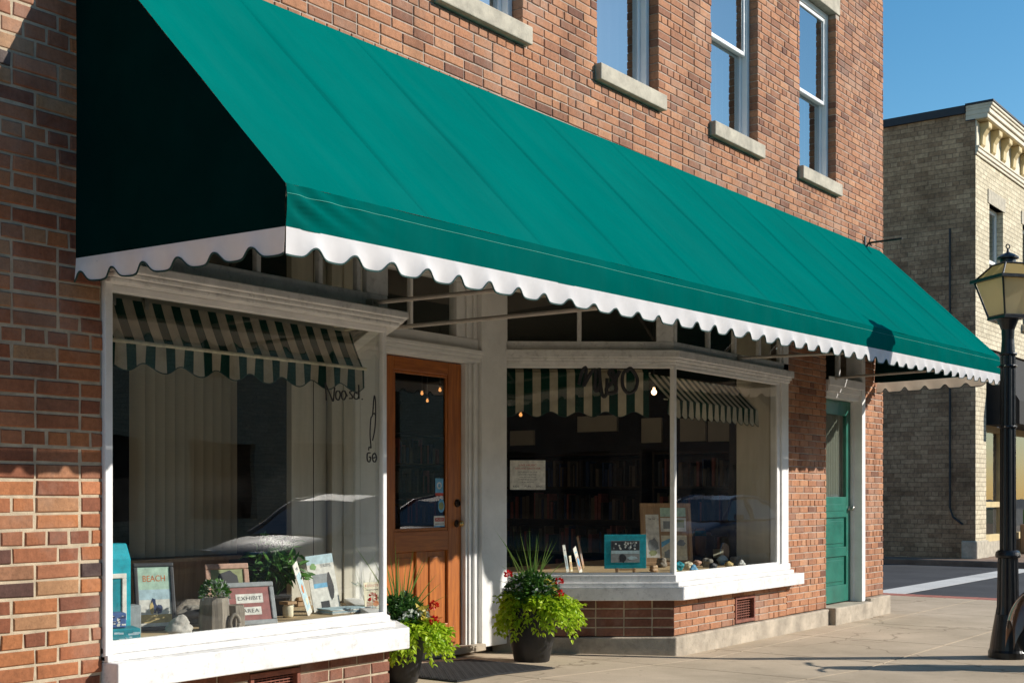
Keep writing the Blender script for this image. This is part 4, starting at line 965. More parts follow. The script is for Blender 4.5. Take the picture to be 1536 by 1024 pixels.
#==DISPLAY==
# ------------------------------------------------------------------ things in the left display
ZP = .464
def art_mats():
    for k, c in dict(paper=(.72, .70, .64), sand=(.62, .45, .18), seafoam=(.45, .62, .50), navy=(.02, .04, .12), ink=(.03, .03, .035), maroon=(.30, .10, .09), orange_ink=(.65, .2, .06),
                     teal=(.0, .24, .30), aqua=(.0, .33, .42), skyblue=(.15, .42, .65), olive=(.30, .33, .16), greyp=(.28, .30, .31), rose=(.50, .30, .22), leafg=(.20, .35, .12), redp=(.55, .08, .05), skin=(.5, .3, .2), cream=(.75, .68, .5), royal=(.05, .12, .32), lightb=(.45, .6, .66), charcoal=(.05, .05, .055)).items():
        mat(k, c, .6, .15, 25)
art_mats()
def onY(px, Y, z=None): return Vector((at(px, 700, Y).x, Y, ZP if z is None else z))
def picture(name, label, cat, px, py, z, w, h, yaw, tilt_, fr_mat, fw, art, Y=None, fd=.018, stand=True):
    P = onY(px, Y, z) if Y is not None else onz(px, py, z); P.z += .002
    T = thing(name, label, cat, P, radians(yaw), rx=radians(-tilt_))
    f = MB()
    f.box(-w/2, w/2, 0, fd, h-fw, h); f.box(-w/2, w/2, 0, fd, 0, fw); f.box(-w/2, -w/2+fw, 0, fd, fw, h-fw); f.box(w/2-fw, w/2, 0, fd, fw, h-fw)
    f.build('frame', fr_mat, T, bevel=min(.006, fw*.25), segs=2)
    a = MB(); mats = art(a, w-2*fw, h-2*fw, fw); a.build('picture', mats, T)
    if stand:
        s = MB(); s.add([(-.02, fd, h*.7), (.02, fd, h*.7), (.02, fd+.01, h*.7), (-.02, fd+.01, h*.7), (-.03, fd+h*.32, .01), (.03, fd+h*.32, .01), (.03, fd+h*.32+.01, .01), (-.03, fd+h*.32+.01, .01)],
                        [(0, 1, 2, 3), (7, 6, 5, 4), (0, 4, 5, 1), (1, 5, 6, 2), (2, 6, 7, 3), (3, 7, 4, 0)]); s.build('stand', 'dark_wood', T)
    return T
def patch(a, x0, x1, z0, z1, m, y=.005): a.add([(x0, y, z0), (x1, y, z0), (x1, y, z1), (x0, y, z1)], [(0, 1, 2, 3)], m)
def blob(a, cx, cz, rx, rz, m, y=.004, n=14, seed=0):
    r = random.Random(seed); vs = [(cx+rx*cos(2*pi*k/n)*r.uniform(.7, 1.1), y, cz+rz*sin(2*pi*k/n)*r.uniform(.7, 1.1)) for k in range(n)]; a.add(vs, [tuple(range(n))], m)
def art_beach(a, w, h, fw):
    a.box(-w/2-.005, w/2+.005, .008, .012, fw-.005, fw+h+.005, 0); patch(a, -w/2, w/2, fw+h*.62, fw+h, 1, .0075); patch(a, -w/2, w/2, fw+h*.45, fw+h*.62, 2, .0075); patch(a, -w/2, w/2, fw+.02, fw+h*.2, 3, .0075)
    text_on(a, 'BEACH', 0, fw+h*.8, .05, 4, .0065, w*.7); blob(a, -.01, fw+h*.34, .018, .05, 5, .006, seed=2); blob(a, .02, fw+h*.28, .02, .03, 5, .006, seed=5); blob(a, -.02, fw+h*.3, .012, .04, 3, .0055, seed=3)
    return ['paper', 'seafoam', 'lightb', 'sand', 'orange_ink', 'navy']
picture('framed_picture', 'black framed beach poster leaning at the left of the display, titled in orange', 'picture frame', 236, 934, ZP, .225, .385, -24, 14, 'charcoal', .024, art_beach, Y=.60)
def art_gold(a, w, h, fw):
    a.box(-w/2-.005, w/2+.005, .008, .012, fw-.005, fw+h+.005, 0); patch(a, -w*.40, w*.40, fw+h*.05, fw+h*.6, 1, .0075); blob(a, 0, fw+h*.78, w*.4, h*.2, 2, .007, seed=4)
    for k in range(6): patch(a, -w*.38, w*.38, fw+h*(.1+.08*k), fw+h*(.12+.08*k), 3, .007)
    return ['olive', 'cream', 'charcoal', 'sand']
picture('framed_picture', 'brown framed dim picture behind the grey frame, in front of the leafy plant', 'picture frame', 347, 906, ZP, .28, .345, -18, 12, 'rose', .035, art_gold, Y=.74)
def art_award(a, w, h, fw):
    a.box(-w/2-.005, w/2+.005, .008, .012, fw-.005, fw+h+.005, 0)
    patch(a, -w*.33, w*.33, fw+h*.52, fw+h*.80, 1, .0072); text_on(a, 'EXHIBIT', 0, fw+h*.66, .032, 2, .0062, w*.58)
    patch(a, -w*.24, w*.26, fw+h*.16, fw+h*.40, 1, .0072); text_on(a, 'AREA', 0, fw+h*.28, .032, 2, .0062, w*.40)
    return ['maroon', 'paper', 'ink']
picture('framed_sign', 'pewter grey frame with two white word strips on maroon board', 'framed sign', 380, 936, ZP, .32, .255, -16, 16, 'greyp', .03, art_award, Y=.40)
# skull-like stone and driftwood
def rock(name, label, px, py, z, r, sq, seed, m='stone_grey', cat='stone', hollow=False):
    P = onz(px, py, z); T = MB(); rn = random.Random(seed); ph = [rn.uniform(0, 6) for _ in range(9)]
    def fn(u, v):
        a = 2*pi*u; b = pi*(v-.5); d = Vector((cos(a)*cos(b), sin(a)*cos(b), sin(b)))
        k = 1+.13*sin(3*d.x+ph[0])+.11*sin(4*d.y+ph[1])+.12*sin(5*d.z+ph[2])+.07*sin(9*d.x+ph[3])*sin(8*d.z+ph[4])+.04*sin(17*d.y+ph[5])*sin(15*d.x+ph[6])
        if hollow:
            k -= .28*math.exp(-((d-Vector((-.1, -.95, .15))).length/.35)**2)
            k -= .22*math.exp(-((d-Vector((.65, -.72, .1))).length/.28)**2)
        q = d*r*k; return (q.x*sq[0], q.y*sq[1], q.z*sq[2]+r*sq[2]*.85)
    T.grid(fn, 40, 22); o = T.build(name, m, smooth=True); o.location = P; return tag(o, label, cat)
rock('stone', 'pale hollowed skull-shaped stone at the front of the left display', 268, 955, ZP, .066, (1.15, .9, .85), 3, m='stone_pale', hollow=True)
rock('stone', 'rough grey stone behind the skull-shaped stone', 290, 934, ZP, .075, (1.5, .9, .75), 8)
Lgd = MB(); Lgd.tube([(0, 0, .06), (.12, .03, .09), (.26, .0, .085), (.38, -.03, .06)], [.03, .05, .045, .02], 9); o = Lgd.build('driftwood', 'grey_log', smooth=True); o.location = onY(262, .82); tag(o, 'pale driftwood limb lying behind the stones in the left display', 'driftwood')
rock('stone', 'low dark stone beside the weathered log planter', 318, 921, ZP, .05, (1.6, .8, .8), 12)
# log planter with cactus
P = onY(322, .34); LG = thing('log_planter', 'weathered grey log planter holding a small grey-green succulent', 'planter', P, radians(-20)); LG.scale = (1.4, 1.4, 1.25)
q = MB()
q.lathe([(.060, 0), (.062, .05), (.058, .13), (.054, .15), (.045, .15), (.040, .12)], 9); q.lathe([(.045, 0), (.046, .08), (.04, .11), (.03, .11)], 7, 0, (.085, .01)); q.build('log', 'grey_log', LG)
q = MB()
for i in range(240):
    d = rnd_dir(-.1, 1); leaf(q, Vector((d.x*.045, d.y*.045, .16+d.z*.055)), d+rnd_dir()*.6, rnd_dir(), random.uniform(.015, .03), .012, 0 if random.random() < .7 else 1)
q.build('succulent', ['mid_leaf', 'silver_leaf'], LG)
# ring
P = onY(352, .24); q = MB(); q.tube([(.036*cos(2*pi*k/20)*.75, 0, .045+.045*sin(2*pi*k/20)) for k in range(21)], .012, 8); o = q.build('wooden_ring', 'grey_log', smooth=True); o.location = P; o.rotation_euler = (0, 0, radians(-20)); tag(o, 'weathered wooden ring standing between log planter and grey frame', 'ornament')
# jar with wooden lid
P = onz(432, 925, ZP); J = thing('jar', 'small painted jar with a flat wooden lid', 'jar', P)
q = MB(); q.lathe([(.028, 0), (.033, .01), (.034, .06), (.026, .075), (.026, .08)], 20); q.build('body', 'cream', J, smooth=True); q = MB(); q.box(-.04, .04, -.04, .04, .08, .098); q.build('lid', 'tan_wood', J, bevel=.003)
# wooden blocks behind jar
P = onz(452, 908, ZP); q = MB(); q.box(-.06, .06, -.03, .03, 0, .03); q.box(-.055, .058, -.03, .028, .036, .062); q.box(-.05, .05, -.02, .02, .03, .036); o = q.build('wooden_tray', 'tan_wood', bevel=.003); o.location = P; tag(o, 'two-tier wooden tray behind the jar', 'tray')
# leafy plant
P = onY(412, .80); random.seed(4); LPn = thing('leafy_plant', 'big dark green leafy pot plant inside the left display', 'potted plant', P)
q = MB(); q.lathe([(.08, 0), (.10, .10), (.11, .12), (.10, .12)], 20); q.build('pot', 'charcoal', LPn)
q = MB()
for i in range(260):
    d = rnd_dir(-.1, 1); r = random.uniform(.3, 1)
    Pp = Vector((d.x*.21*r, d.y*.15*r, .24+d.z*.27*r)); l = random.uniform(.06, .105); leaf(q, Pp, d*.7+Vector((0, 0, -.35))+rnd_dir()*.6, Vector((0, -.6, .8))+rnd_dir()*.5, l, l*.34, 0 if random.random() < .55 else 1)
for i in range(26): d = rnd_dir(.2, 1); q.tube([(0, 0, .1), (d.x*.1, d.y*.08, .2), (d.x*.2, d.y*.15, .2+d.z*.2)], .003, 4, 0)
q.build('foliage', ['deep_leaf', 'mid_leaf'], LPn)
# brochures
def art_lodge(a, w, h, fw):
    a.box(-w/2, w/2, .002, .006, 0, h, 0); patch(a, -w/2, w/2, h*.84, h, 1, .0015); patch(a, -w*.36, w*.22, h*.50, h*.66, 2, .0012); patch(a, -w*.36, w*.22, h*.42, h*.50, 3, .0012); blob(a, w*.25, h*.42, w*.12, h*.26, 4, .001, seed=6)
    blob(a, -w*.28, h*.80, w*.12, h*.07, 5, .0008, seed=2); text_on(a, 'TRIPS', w*.18, h*.80, .03, 2, .0005, w*.4); patch(a, -w*.2, w*.12, h*.06, h*.18, 4, .0012)
    return ['paper', 'lightb', 'greyp', 'skyblue', 'ink', 'leafg']
def board(name, label, cat, px, py, z, w, h, yaw, tilt_, art, mats_part='print', roll=0, Y=None):
    P = onY(px, Y, z) if Y is not None else onz(px, py, z); P.z += .003; T = thing(name, label, cat, P, radians(yaw), rx=radians(-tilt_), ry=radians(roll)); a = MB(); mats = art(a, w, h, 0); a.build(mats_part, mats, T); return T
board('brochure', 'tall white brochure with a green emblem and seaside photos', 'brochure', 492, 905, ZP, .20, .37, -14, 10, art_lodge, roll=-5, Y=.68)
def art_slim(a, w, h, fw):
    a.box(-w/2, w/2, .002, .006, 0, h, 0); patch(a, -w*.4, w*.4, h*.1, h*.8, 1, .0015); blob(a, 0, h*.5, w*.2, h*.1, 2, .001, seed=1); blob(a, w*.1, h*.25, w*.2, h*.08, 3, .001, seed=3); text_on(a, 'TW', 0, h*.88, .03, 4, .001, w*.5); return ['paper', 'lightb', 'orange_ink', 'cream', 'navy']
board('brochure', 'slim pale blue leaflet leaning left of the tall brochure', 'brochure', 466, 913, ZP, .095, .35, 30, 12, art_slim, roll=-17, Y=.60)
P = onY(514, .56); q = MB(); 
for k, (w, dd) in enumerate(((.15, .09), (.145, .088), (.14, .086), (.15, .08))): q.box(-w, w, -dd+.004*k, dd, .008*k, .008*k+.006, k % 2)
o = q.build('paper_stack', ['paper', 'lightb'], bevel=.001); o.location = P; o.rotation_euler = (0, 0, radians(-8)); tag(o, 'low stack of folded papers below the brochures', 'papers')
def art_menu(a, w, h, fw):
    a.box(-w/2, w/2, .002, .005, 0, h, 0); text_on(a, 'EVENTS', 0, h*.87, .024, 1, .001, w*.82); patch(a, -w*.4, w*.4, h*.70, h*.735, 2, .0015); patch(a, -w*.35, w*.3, h*.62, h*.635, 4, .0015); patch(a, -w*.2, w*.25, h*.52, h*.54, 4, .0015)
    patch(a, -w*.38, -w*.05, h*.1, h*.28, 3, .0015); blob(a, w*.2, h*.22, w*.22, h*.12, 5, .0012, seed=4); return ['cream', 'redp', 'ink', 'rose', 'olive', 'orange_ink']
board('sign_card', 'small cream card with orange heading by the window corner', 'sign', 560, 914, ZP, .135, .18, -8, 6, art_menu)
# wire plant sprig
P = onz(548, 905, ZP); random.seed(3); q = MB()
for i in range(12):
    d = rnd_dir(.3, 1); q.tube([(0, 0, 0), (d.x*.06, d.y*.04, .08), (d.x*.16, d.y*.06, .12+d.z*.14)], .0016, 4, 0); leaf(q, (d.x*.1, d.y*.05, .11), d, (0, -1, .3), .07, .018, 0)
o = q.build('air_plant', 'silver_leaf'); o.location = P; tag(o, 'wispy silver plant behind the small cream card', 'plant')
# boxes at far left
def crate(name, label, px, py, z, w, d, h, yaw, mats, deco=None):
    P = onY(px, py, z); P.z += .001; T = thing(name, label, 'box', P, radians(yaw)); q = MB(); q.box(-w/2, w/2, 0, d, 0, h); q.build('body', mats[0], T, bevel=.005)
    if deco: a = MB(); deco(a, w, h); a.build('print', mats[1:], T)
    return T
def deco_sq(a, w, h):
    r = random.Random(2)
    for k in range(26): x = r.uniform(-w*.45, w*.35); zz = r.uniform(h*.1, h*.8); patch(a, x, x+w*r.uniform(.08, .2), zz, zz+h*r.uniform(.04, .12), r.randrange(2), -.0008-.0003*k/26)
crate('painted_box', 'flat teal painted box lowest in the left display corner', 181, .15, ZP, .20, .16, .085, -22, ['teal', 'aqua', 'lightb'], deco_sq)
crate('painted_box', 'blue patterned box on top of the flat teal box', 170, .19, ZP+.0875, .13, .10, .075, -22, ['royal', 'paper', 'navy'], deco_sq)
P = onY(167, .42); T = thing('painted_cabinet', 'tall turquoise house-shaped cabinet with white framed window behind the left jamb', 'cabinet', (P.x, P.y, ZP), radians(-10))
q = MB(); q.extr([(0, 0), (.14, 0), (.14, .50), (.05, .50), (0, .42)][::-1], -.09, .11); q.build('body', 'aqua', T, bevel=.004)
q = MB(); q.box(-.09, .08, -.012, -.001, .32, .345); q.box(.055, .08, -.012, -.001, .10, .3195); q.box(-.09, -.065, -.012, -.001, .10, .3195); q.build('trim', 'paper', T, bevel=.002)
q = MB(); q.box(-.064, .054, -.004, -.001, .10, .3195); q.build('window', 'teal', T)
crate('grey_box', 'dark grey cardboard box behind the teal painted box', 196, .52, ZP, .12, .10, .16, -15, ['greyp', 'ink'], None)
# wall chart behind
P = Vector((4.62, 1.60, 1.02)); a = MB(); a.box(-.09, .09, 0, .004, 0, .30, 0); r_ = random.Random(1)
for k in range(14): blob(a, r_.uniform(-.06, .06), r_.uniform(.04, .26), .012, .014, 1, -.001, 7, k)
a.box(-.09, .09, .005, .02, .30, .315, 2)
o = a.build('wall_chart', ['greyp', 'ink', 'dark_wood']); o.location = P; tag(o, 'small grey chart of dark symbols hanging left of the blinds', 'chart')
# vertical blinds
bl = thing('vertical_blinds', 'beige vertical blinds hanging behind the left display', 'blinds', (5.13, 1.70, 0))
q = MB(); q.box(-.02, .90, -.03, .03, 2.25, 2.31); q.build('head_rail', 'cream', bl)
for k in range(11):
    q = MB(); x0 = .035+k*.080; an = -.50-.1*sin(k*2.1); q.grid(lambda u, v: (x0+.050*(u-.5)*2*cos(an), -.02+.050*(u-.5)*2*sin(an)-.010*sin(pi*u), .81+v*1.44), 8, 2); q.build('slat', 'blind_cloth', bl, smooth=True)
# folded cloth and shelf deep inside
hc = MB(); hc.grid(lambda u, v: (6.62+.12*u, 2.30+.01*sin(u*20), 1.40+.34*v-.02*(v > .99)*abs(u-.5)), 12, 6); tag(hc.build('hanging_towel', 'blind_cloth', smooth=True), 'pale towel hanging in the dark gap beside the blinds', 'towel')

# striped inner awnings
stripe_mat('stripe_left', (.012, .05, .035), (.52, .46, .36), .1215, .48, 'X', 0)
stripe_mat('stripe_right', (.012, .05, .035), (.55, .49, .38), .144, .52, 'X', .3)
stripe_mat('stripe_front', (.012, .05, .035), (.55, .52, .42), .118, .5, 'X', .3)
def inner_awning(label, loc, rz, W, y_top, y_bar, z_top, z_bar, drop, mname, per=.235, hardware=True, bar=True):
    T = thing('striped_awning', label, 'indoor awning', loc, rz, group='striped awnings inside the display windows')
    q = MB(); q.grid(lambda u, v: (W*u, y_bar+(y_top-y_bar)*v+.006*sin(pi*v), z_bar+(z_top-z_bar)*v), 60, 6); q.build('cloth', mname, T, smooth=True)
    q = MB()
    def fn(u, v):
        s = W*u; low = drop+.045*(.5-.5*cos(2*pi*s/per)) - .0; low = drop-.045*(.5+.5*cos(2*pi*s/per)); k = 1-v
        return (s, y_bar-.004+.010*sin(2*pi*s/per+.8)*k, z_bar-low*k)
    q.grid(fn, 200, 5); q.build('valance', mname, T, smooth=True)
    q = MB()
    for i in range(200): a = fn(i/200, 0); b = fn((i+1)/200, 0); q.tube([a, b], .003, 4, caps=False)
    q.build('edge_piping', 'piping', T)
    q = MB(); q.tube([(-.01, y_bar+(0 if bar else .03), z_bar), (W+.02, y_bar+(0 if bar else .03), z_bar)], .011 if bar else .006, 8); q.build('front_bar', 'cream', T, smooth=True)
    if hardware:
        for x in (.12, .32):
            q = MB(); q.box(x-.006, x+.006, y_top-.01, y_top+.02, z_top-.01, z_top+.10); q.box(x-.012, x+.012, y_top-.018, y_top-.002, z_top-.04, z_top+.0); q.build('hook', 'nickel', T)
        q = MB(); q.tube([(W-.14, y_top, z_top+.02), (W+.03, y_top-.10, z_top+.07)], .009, 6); q.tube([(W-.05, y_top, z_top+.01), (W+.16, y_top-.12, z_top+.06)], .010, 6); q.build('arm', 'cream', T)
    return T
inner_awning('green and cream striped awning inside the left display window', (3.80, 0, 0), 0, 1.84, .225, .115, 2.215, 1.985, .145, 'stripe_left')
aR = atan2(PR0[1]-RR[1], PR0[0]-RR[0])
inner_awning('green and cream striped awning behind the slanting pane', (RR[0]+.08, RR[1]+.08, 0), aR, 1.30, .13, .06, 2.285, 2.25, .375, 'stripe_right', hardware=False, bar=False)
inner_awning('small green and cream striped awning behind the far front pane', (9.36, .0, 0), 0, 1.72, .34, .12, 2.26, 2.03, .16, 'stripe_front', .118, hardware=False, bar=False)

# writing on the glass
def strokes(name, label, segs, P, Lsc, m, rad):
    q = MB()
    for s in segs:
        # Catmull-Rom smoothing
        pts = []; n = len(s)
        for i in range(n-1):
            p0, p1, p2, p3 = [Vector((s[max(0, min(n-1, i+k))][0], s[max(0, min(n-1, i+k))][1])) for k in (-1, 0, 1, 2)]
            for t in (0, .25, .5, .75): pts.append(.5*((2*p1)+(-p0+p2)*t+(2*p0-5*p1+4*p2-p3)*t*t+(-p0+3*p1-3*p2+p3)*t**3))
        pts.append(Vector(s[-1])); q.tube([P(p.x*Lsc, .006, p.y*Lsc) for p in pts], rad, 6)
    return tag(q.build(name, m), label, 'lettering')
PF = lambda u, o, z, x0=0, z0=0: (x0+u, YG-.002-o*.5, z0+z)
o0 = at(487, 590, YG)
SX = (at(545, 590, YG).x-o0.x)
strokes('window_lettering', 'black handwritten word under the striped awning on the left pane',
        [[(0, .42), (.02, .1), (.03, -.1)], [(0, .40), (.10, .15), (.16, -.02), (.20, -.1), (.22, .1), (.24, .3)], [(.36, .2), (.28, .18), (.27, .0), (.34, -.05), (.38, .1), (.36, .2), (.42, .05)], [(.50, .22), (.43, .2), (.42, .02), (.48, -.03), (.53, .1), (.50, .22), (.56, .08)],
         [(.68, .24), (.62, .2), (.68, .12), (.70, .04), (.62, .02)], [(.84, .18), (.76, .2), (.74, .06), (.80, .02), (.86, .1), (.86, .45), (.87, .03)], [(.95, .03), (.96, .03)]],
        lambda u, o, z: (o0.x+u, YG-.005, o0.z+z*.62-.02), SX, 'ink', .0045)
o1 = at(552, 690, YG)
strokes('window_drawing', 'black line drawing of a tall looped shape above two round letters', [[(0, 0), (.005, .02), (.02, .015), (.02, .03), (.013, .10), (.02, .19), (.035, .215), (.045, .30), (.052, .33), (.06, .30), (.062, .22), (.055, .13), (.035, .06)], [(.035, .215), (.05, .225), (.062, .21)]],
        lambda u, o, z: (o1.x+u, YG-.005, o1.z+z+.06), 1.0, 'ink', .004)
strokes('window_lettering', 'two small round black letters below the looped drawing', [[(.005, .045), (-.02, .04), (-.02, 0), (.0, -.008), (.008, .018), (-.005, .02)], [(.045, .045), (.025, .03), (.03, -.002), (.05, -.006), (.06, .02), (.045, .045)], [(.035, .015), (.05, .02)]],
        lambda u, o, z: (o1.x+.01+u, YG-.005, o1.z+z), 1.0, 'ink', .0045)
# script on slanting pane
PRg = frameP(RR, PR0)
def u_at(px):      # position along the slanting pane seen at a pixel
    dx, dy = dirs(px); A = Vector(RR); d = (Vector(PR0)-A).normalized()
    # solve t*(dx,dy)+(0,CAMY) = A + d*u
    det = dx*(-d.y)-dy*(-d.x); rx, ry = A.x, A.y-CAMY
    t = (rx*(-d.y)-ry*(-d.x))/det; u = (dx*ry-dy*rx)/det
    return u, t
def zt(py, t): return CAMH+(HOR-py)/FPX*t
ua, ta = u_at(868); ub, tb = u_at(958); zlo = zt(590, ta); hh = zt(552, ta)-zlo
wS = ub-ua
strokes('window_lettering', 'large dark script initials on the slanting pane over the striped awning', [[(0, .35), (.06, .9), (.12, 1.0), (.10, .5), (.08, .3), (.2, .8), (.28, .9), (.27, .3), (.30, .1), (.36, .4)], [(.34, 1.0), (.36, .4), (.40, -.1), (.46, .0), (.47, .6)], [(.62, .4), (.56, .9), (.50, .8), (.60, .45), (.62, .1), (.50, .0), (.46, .2), (.60, .55), (.68, .9)],
        [(.86, 1.0), (.74, .8), (.73, .3), (.82, .02), (.94, .15), (.97, .6), (.86, 1.0), (.80, .85)]],
        lambda u, o, z: PRg(ua+u*wS, .014, zlo+z*hh), 1.0, 'ink', .016)
# notice on the slanting pane
un, tn = u_at(765); um, tm = u_at(818); Pn = PRg(un, .006, 0); wN = um-un; zb_ = zt(734, tn); hN = zt(690, tn)-zb_
T = thing('notice', 'white notice sheet with small red and grey print taped to the slanting pane', 'notice', (Pn[0], Pn[1], zb_), aR)
a = MB(); a.box(0, wN, -.002, 0, 0, hN, 0); a.build('sheet', 'paper', T)
a = MB(); text_on(a, 'LIVE MUSIC', wN/2, hN*.83, .022, 0, -.003, wN*.5); text_on(a, 'ARTS AND CRAFTS FAIR', wN/2, hN*.72, .02, 0, -.003, wN*.72)
for k, (s_, w) in enumerate((('SATURDAY IN JUNE', .55), ('join us for a day of food', .48), ('music and local makers', .46), ('on Main Street this week', .55), ('all are welcome', .35))): text_on(a, s_, wN/2, hN*(.60-.085*k), .014, 1, -.003, wN*w)
for k, s_ in enumerate(('KIDS', 'FUN', 'BANDS')): text_on(a, s_, wN*(.17+.33*k), hN*.11, .022, 1, -.003, wN*.17)
a.build('lettering', ['redp', 'ink'], T)
# stickers on door glass
def sticker(label, px0, px1, py0, py1, fn, mats):
    A_ = at(px0, py1, y0s := DY+.037); B_ = at(px1, py0, y0s); a = MB(); T = fn(a, B_.x-A_.x, B_.z-A_.z); o = a.build('sticker', mats); o.location = (A_.x, DY+.0385, A_.z); return tag(o, label, 'sticker')
def st1(a, w, h): a.box(0, w, -.0005, 0, 0, h, 0); patch(a, 0, w, 0, h*.16, 1, -.0008); a.add([(w/2+w*.3*cos(t*.4), -.001, h*.58+h*.2*sin(t*.4)) for t in range(16)], [tuple(range(16))], 2); a.add([(w/2+w*.17*cos(t*.4), -.0014, h*.58+h*.12*sin(t*.4)) for t in range(16)], [tuple(range(16))], 0)
sticker('upper blue sticker with white ring and red strip on the door glass', 653, 665, 717, 743, st1, ['skyblue', 'redp', 'paper'])
def st2(a, w, h): a.add([(w/2+w*.5*cos(t*.4), -.0005, h*.52+h*.5*sin(t*.4)) for t in range(16)], [tuple(range(16))], 0); a.add([(w/2+w*.38*cos(t*.4), -.001, h*.5+h*.28*sin(t*.4)) for t in range(16)], [tuple(range(16))], 1)
sticker('oval blue and yellow sticker in the middle on the door glass', 657, 667, 748, 769, st2, ['skyblue', 'olive'])
def st3(a, w, h): a.box(0, w, -.0005, 0, 0, h, 0); patch(a, w*.1, w*.9, h*.5, h*.82, 1, -.0008); text_on(a, 'PUSH', w/2, h*.66, .02, 0, -.0012, w*.6); patch(a, w*.1, w*.9, h*.25, h*.3, 2, -.0008); patch(a, 0, w, 0, h*.1, 3, -.0008)
sticker('lowest white sticker with red box on the door glass', 651, 668, 773, 790, st3, ['paper', 'redp', 'ink', 'skyblue'])

# ---- right display
ZQ = .547
def art_bw(a, w, h, fw):
    a.box(-w/2-.003, w/2+.003, .008, .012, fw-.003, fw+h+.003, 0); patch(a, -w/2, w/2, fw+h*.55, fw+h, 1, .0075); r = random.Random(3)
    for k in range(30): blob(a, r.uniform(-.42, .42)*w, fw+h*r.uniform(.62, .93), w*.035, h*.05, r.choice([0, 2]), .007-.0001*k, 7, k)
    patch(a, -w/2, w/2, fw+h*.40, fw+h*.55, 3, .0072); blob(a, -w*.1, fw+h*.2, w*.16, h*.22, 1, .0068, seed=8); blob(a, w*.25, fw+h*.2, w*.2, h*.1, 3, .0066, seed=9)
    return ['greyp', 'ink', 'paper', 'lightb']
P = onz(938, 860, ZQ); EZ = thing('easel_picture', 'turquoise matted black and white photo on a little wooden easel', 'picture', P, radians(-46))
w, h = .365, .29; fw = .055
q = MB(); q.box(-w/2, w/2, 0, .008, .045, .045+h); q.build('mat_board', 'aqua', EZ, bevel=.002)
a = MB(); a.T = Matrix.Translation((0, -.012, .045)); mats = art_bw(a, w-2*fw-.01, h-2*fw, fw); a.build('photo', mats, EZ)
q = MB()
for s in (-1, 1): q.box(s*.075-.012, s*.075+.012, -.03, .02, 0, .012); q.box(s*.075-.01, s*.075+.01, -.03, -.018, .012, .05); q.box(s*.075-.008, s*.075+.008, .01, .022, .012, .22)
q.box(-.09, .09, -.01, .006, .030, .043); q.build('easel', 'tan_wood', EZ, bevel=.003)
# big wooden collage board
def art_col(a, w, h, fw):
    a.box(-w/2-.003, w/2+.003, .010, .014, fw-.003, fw+h+.003, 0)
    patch(a, -w*.46, -w*.16, fw+h*.08, fw+h*.86, 1, .0095); text_on(a, 'the river', -w*.31, fw+h*.78, .03, 5, .009, w*.16); blob(a, -w*.3, fw+h*.3, w*.13, h*.14, 2, .009, seed=3); blob(a, -w*.32, fw+h*.16, w*.1, h*.06, 4, .0088, seed=5)
    patch(a, -w*.12, w*.46, fw+h*.82, fw+h*.98, 3, .0095); patch(a, -w*.12, w*.46, fw+h*.55, fw+h*.80, 1, .0095); patch(a, -w*.06, w*.16, fw+h*.60, fw+h*.74, 2, .009); patch(a, w*.2, w*.42, fw+h*.62, fw+h*.76, 4, .009)
    patch(a, -w*.12, w*.46, fw+h*.03, fw+h*.48, 6, .0095); a.add([(-w*.12, .009, fw+h*.26), (w*.2, .009, fw+h*.42), (w*.2, .009, fw+h*.47), (-w*.12, .009, fw+h*.36)], [(0, 1, 2, 3)], 7); blob(a, w*.05, fw+h*.14, w*.14, h*.1, 2, .0088, seed=7); blob(a, w*.33, fw+h*.34, w*.1, h*.07, 2, .0088, seed=2)
    return ['tan_wood', 'paper', 'greyp', 'seafoam', 'olive', 'ink', 'cream', 'skyblue']
picture('collage_board', 'large wooden framed collage board of cards and photos in the right display', 'picture board', 1002, 848, ZQ, .51, .60, -42, 8, 'tan_wood', .035, art_col)
P = onz(1051, 832, ZQ); q = MB(); q.lathe([(.040, 0), (.052, .03), (.062, .12), (.064, .20), (.058, .27), (.050, .285), (.046, .30), (.04, .30), (.035, .28)], 24); q.lathe([(.0645, .215), (.061, .262), (.0585, .275)], 24, 1)
o = q.build('vase', ['tan_wood', 'teal'], smooth=True); o.location = P; tag(o, 'tan pottery vase with blue rim beside the collage board', 'vase')
def leaflet(label, px, py, w, h, yaw, tilt_, c1, c2, c3, seed, roll=0):
    def art(a, w, h, fw):
        a.box(-w/2, w/2, .002, .006, 0, h, 0); patch(a, -w*.42, w*.42, h*.12, h*.62, 1, .0015); blob(a, 0, h*.4, w*.3, h*.2, 2, .001, seed=seed); patch(a, -w*.3, w*.3, h*.78, h*.82, 2, .0015); return [c1, c2, c3]
    return board('leaflet', label, 'leaflet', px, py, ZQ, w, h, yaw, tilt_, art, roll=roll)
leaflet('tan leaflet standing highest in the group left of the turquoise picture', 876, 852, .10, .30, 25, 10, 'tan_wood', 'rose', 'greyp', 3, -8)
leaflet('white and rust leaflet at the front left of the turquoise picture', 872, 859, .10, .23, 20, 12, 'paper', 'rose', 'skyblue', 5, -12)
leaflet('narrow tan leaflet between the grey one and the white and rust one', 858, 857, .045, .14, 10, 6, 'cream', 'sand', 'rose', 6, -3)
leaflet('thin grey leaflet leftmost behind the slanting pane', 852, 858, .03, .24, -20, 8, 'paper', 'lightb', 'greyp', 8, -5)
leaflet('plain pale card standing right of the vase', 1078, 836, .13, .09, -30, 4, 'cream', 'cream', 'cream', 8)
leaflet('plain pale card farthest back near the right partition', 1108, 829, .14, .09, -30, 4, 'cream', 'cream', 'cream', 9)
leaflet('upright pale folder near the right end of the far display', 1126, 842, .14, .12, -30, 10, 'lightb', 'paper', 'greyp', 4)
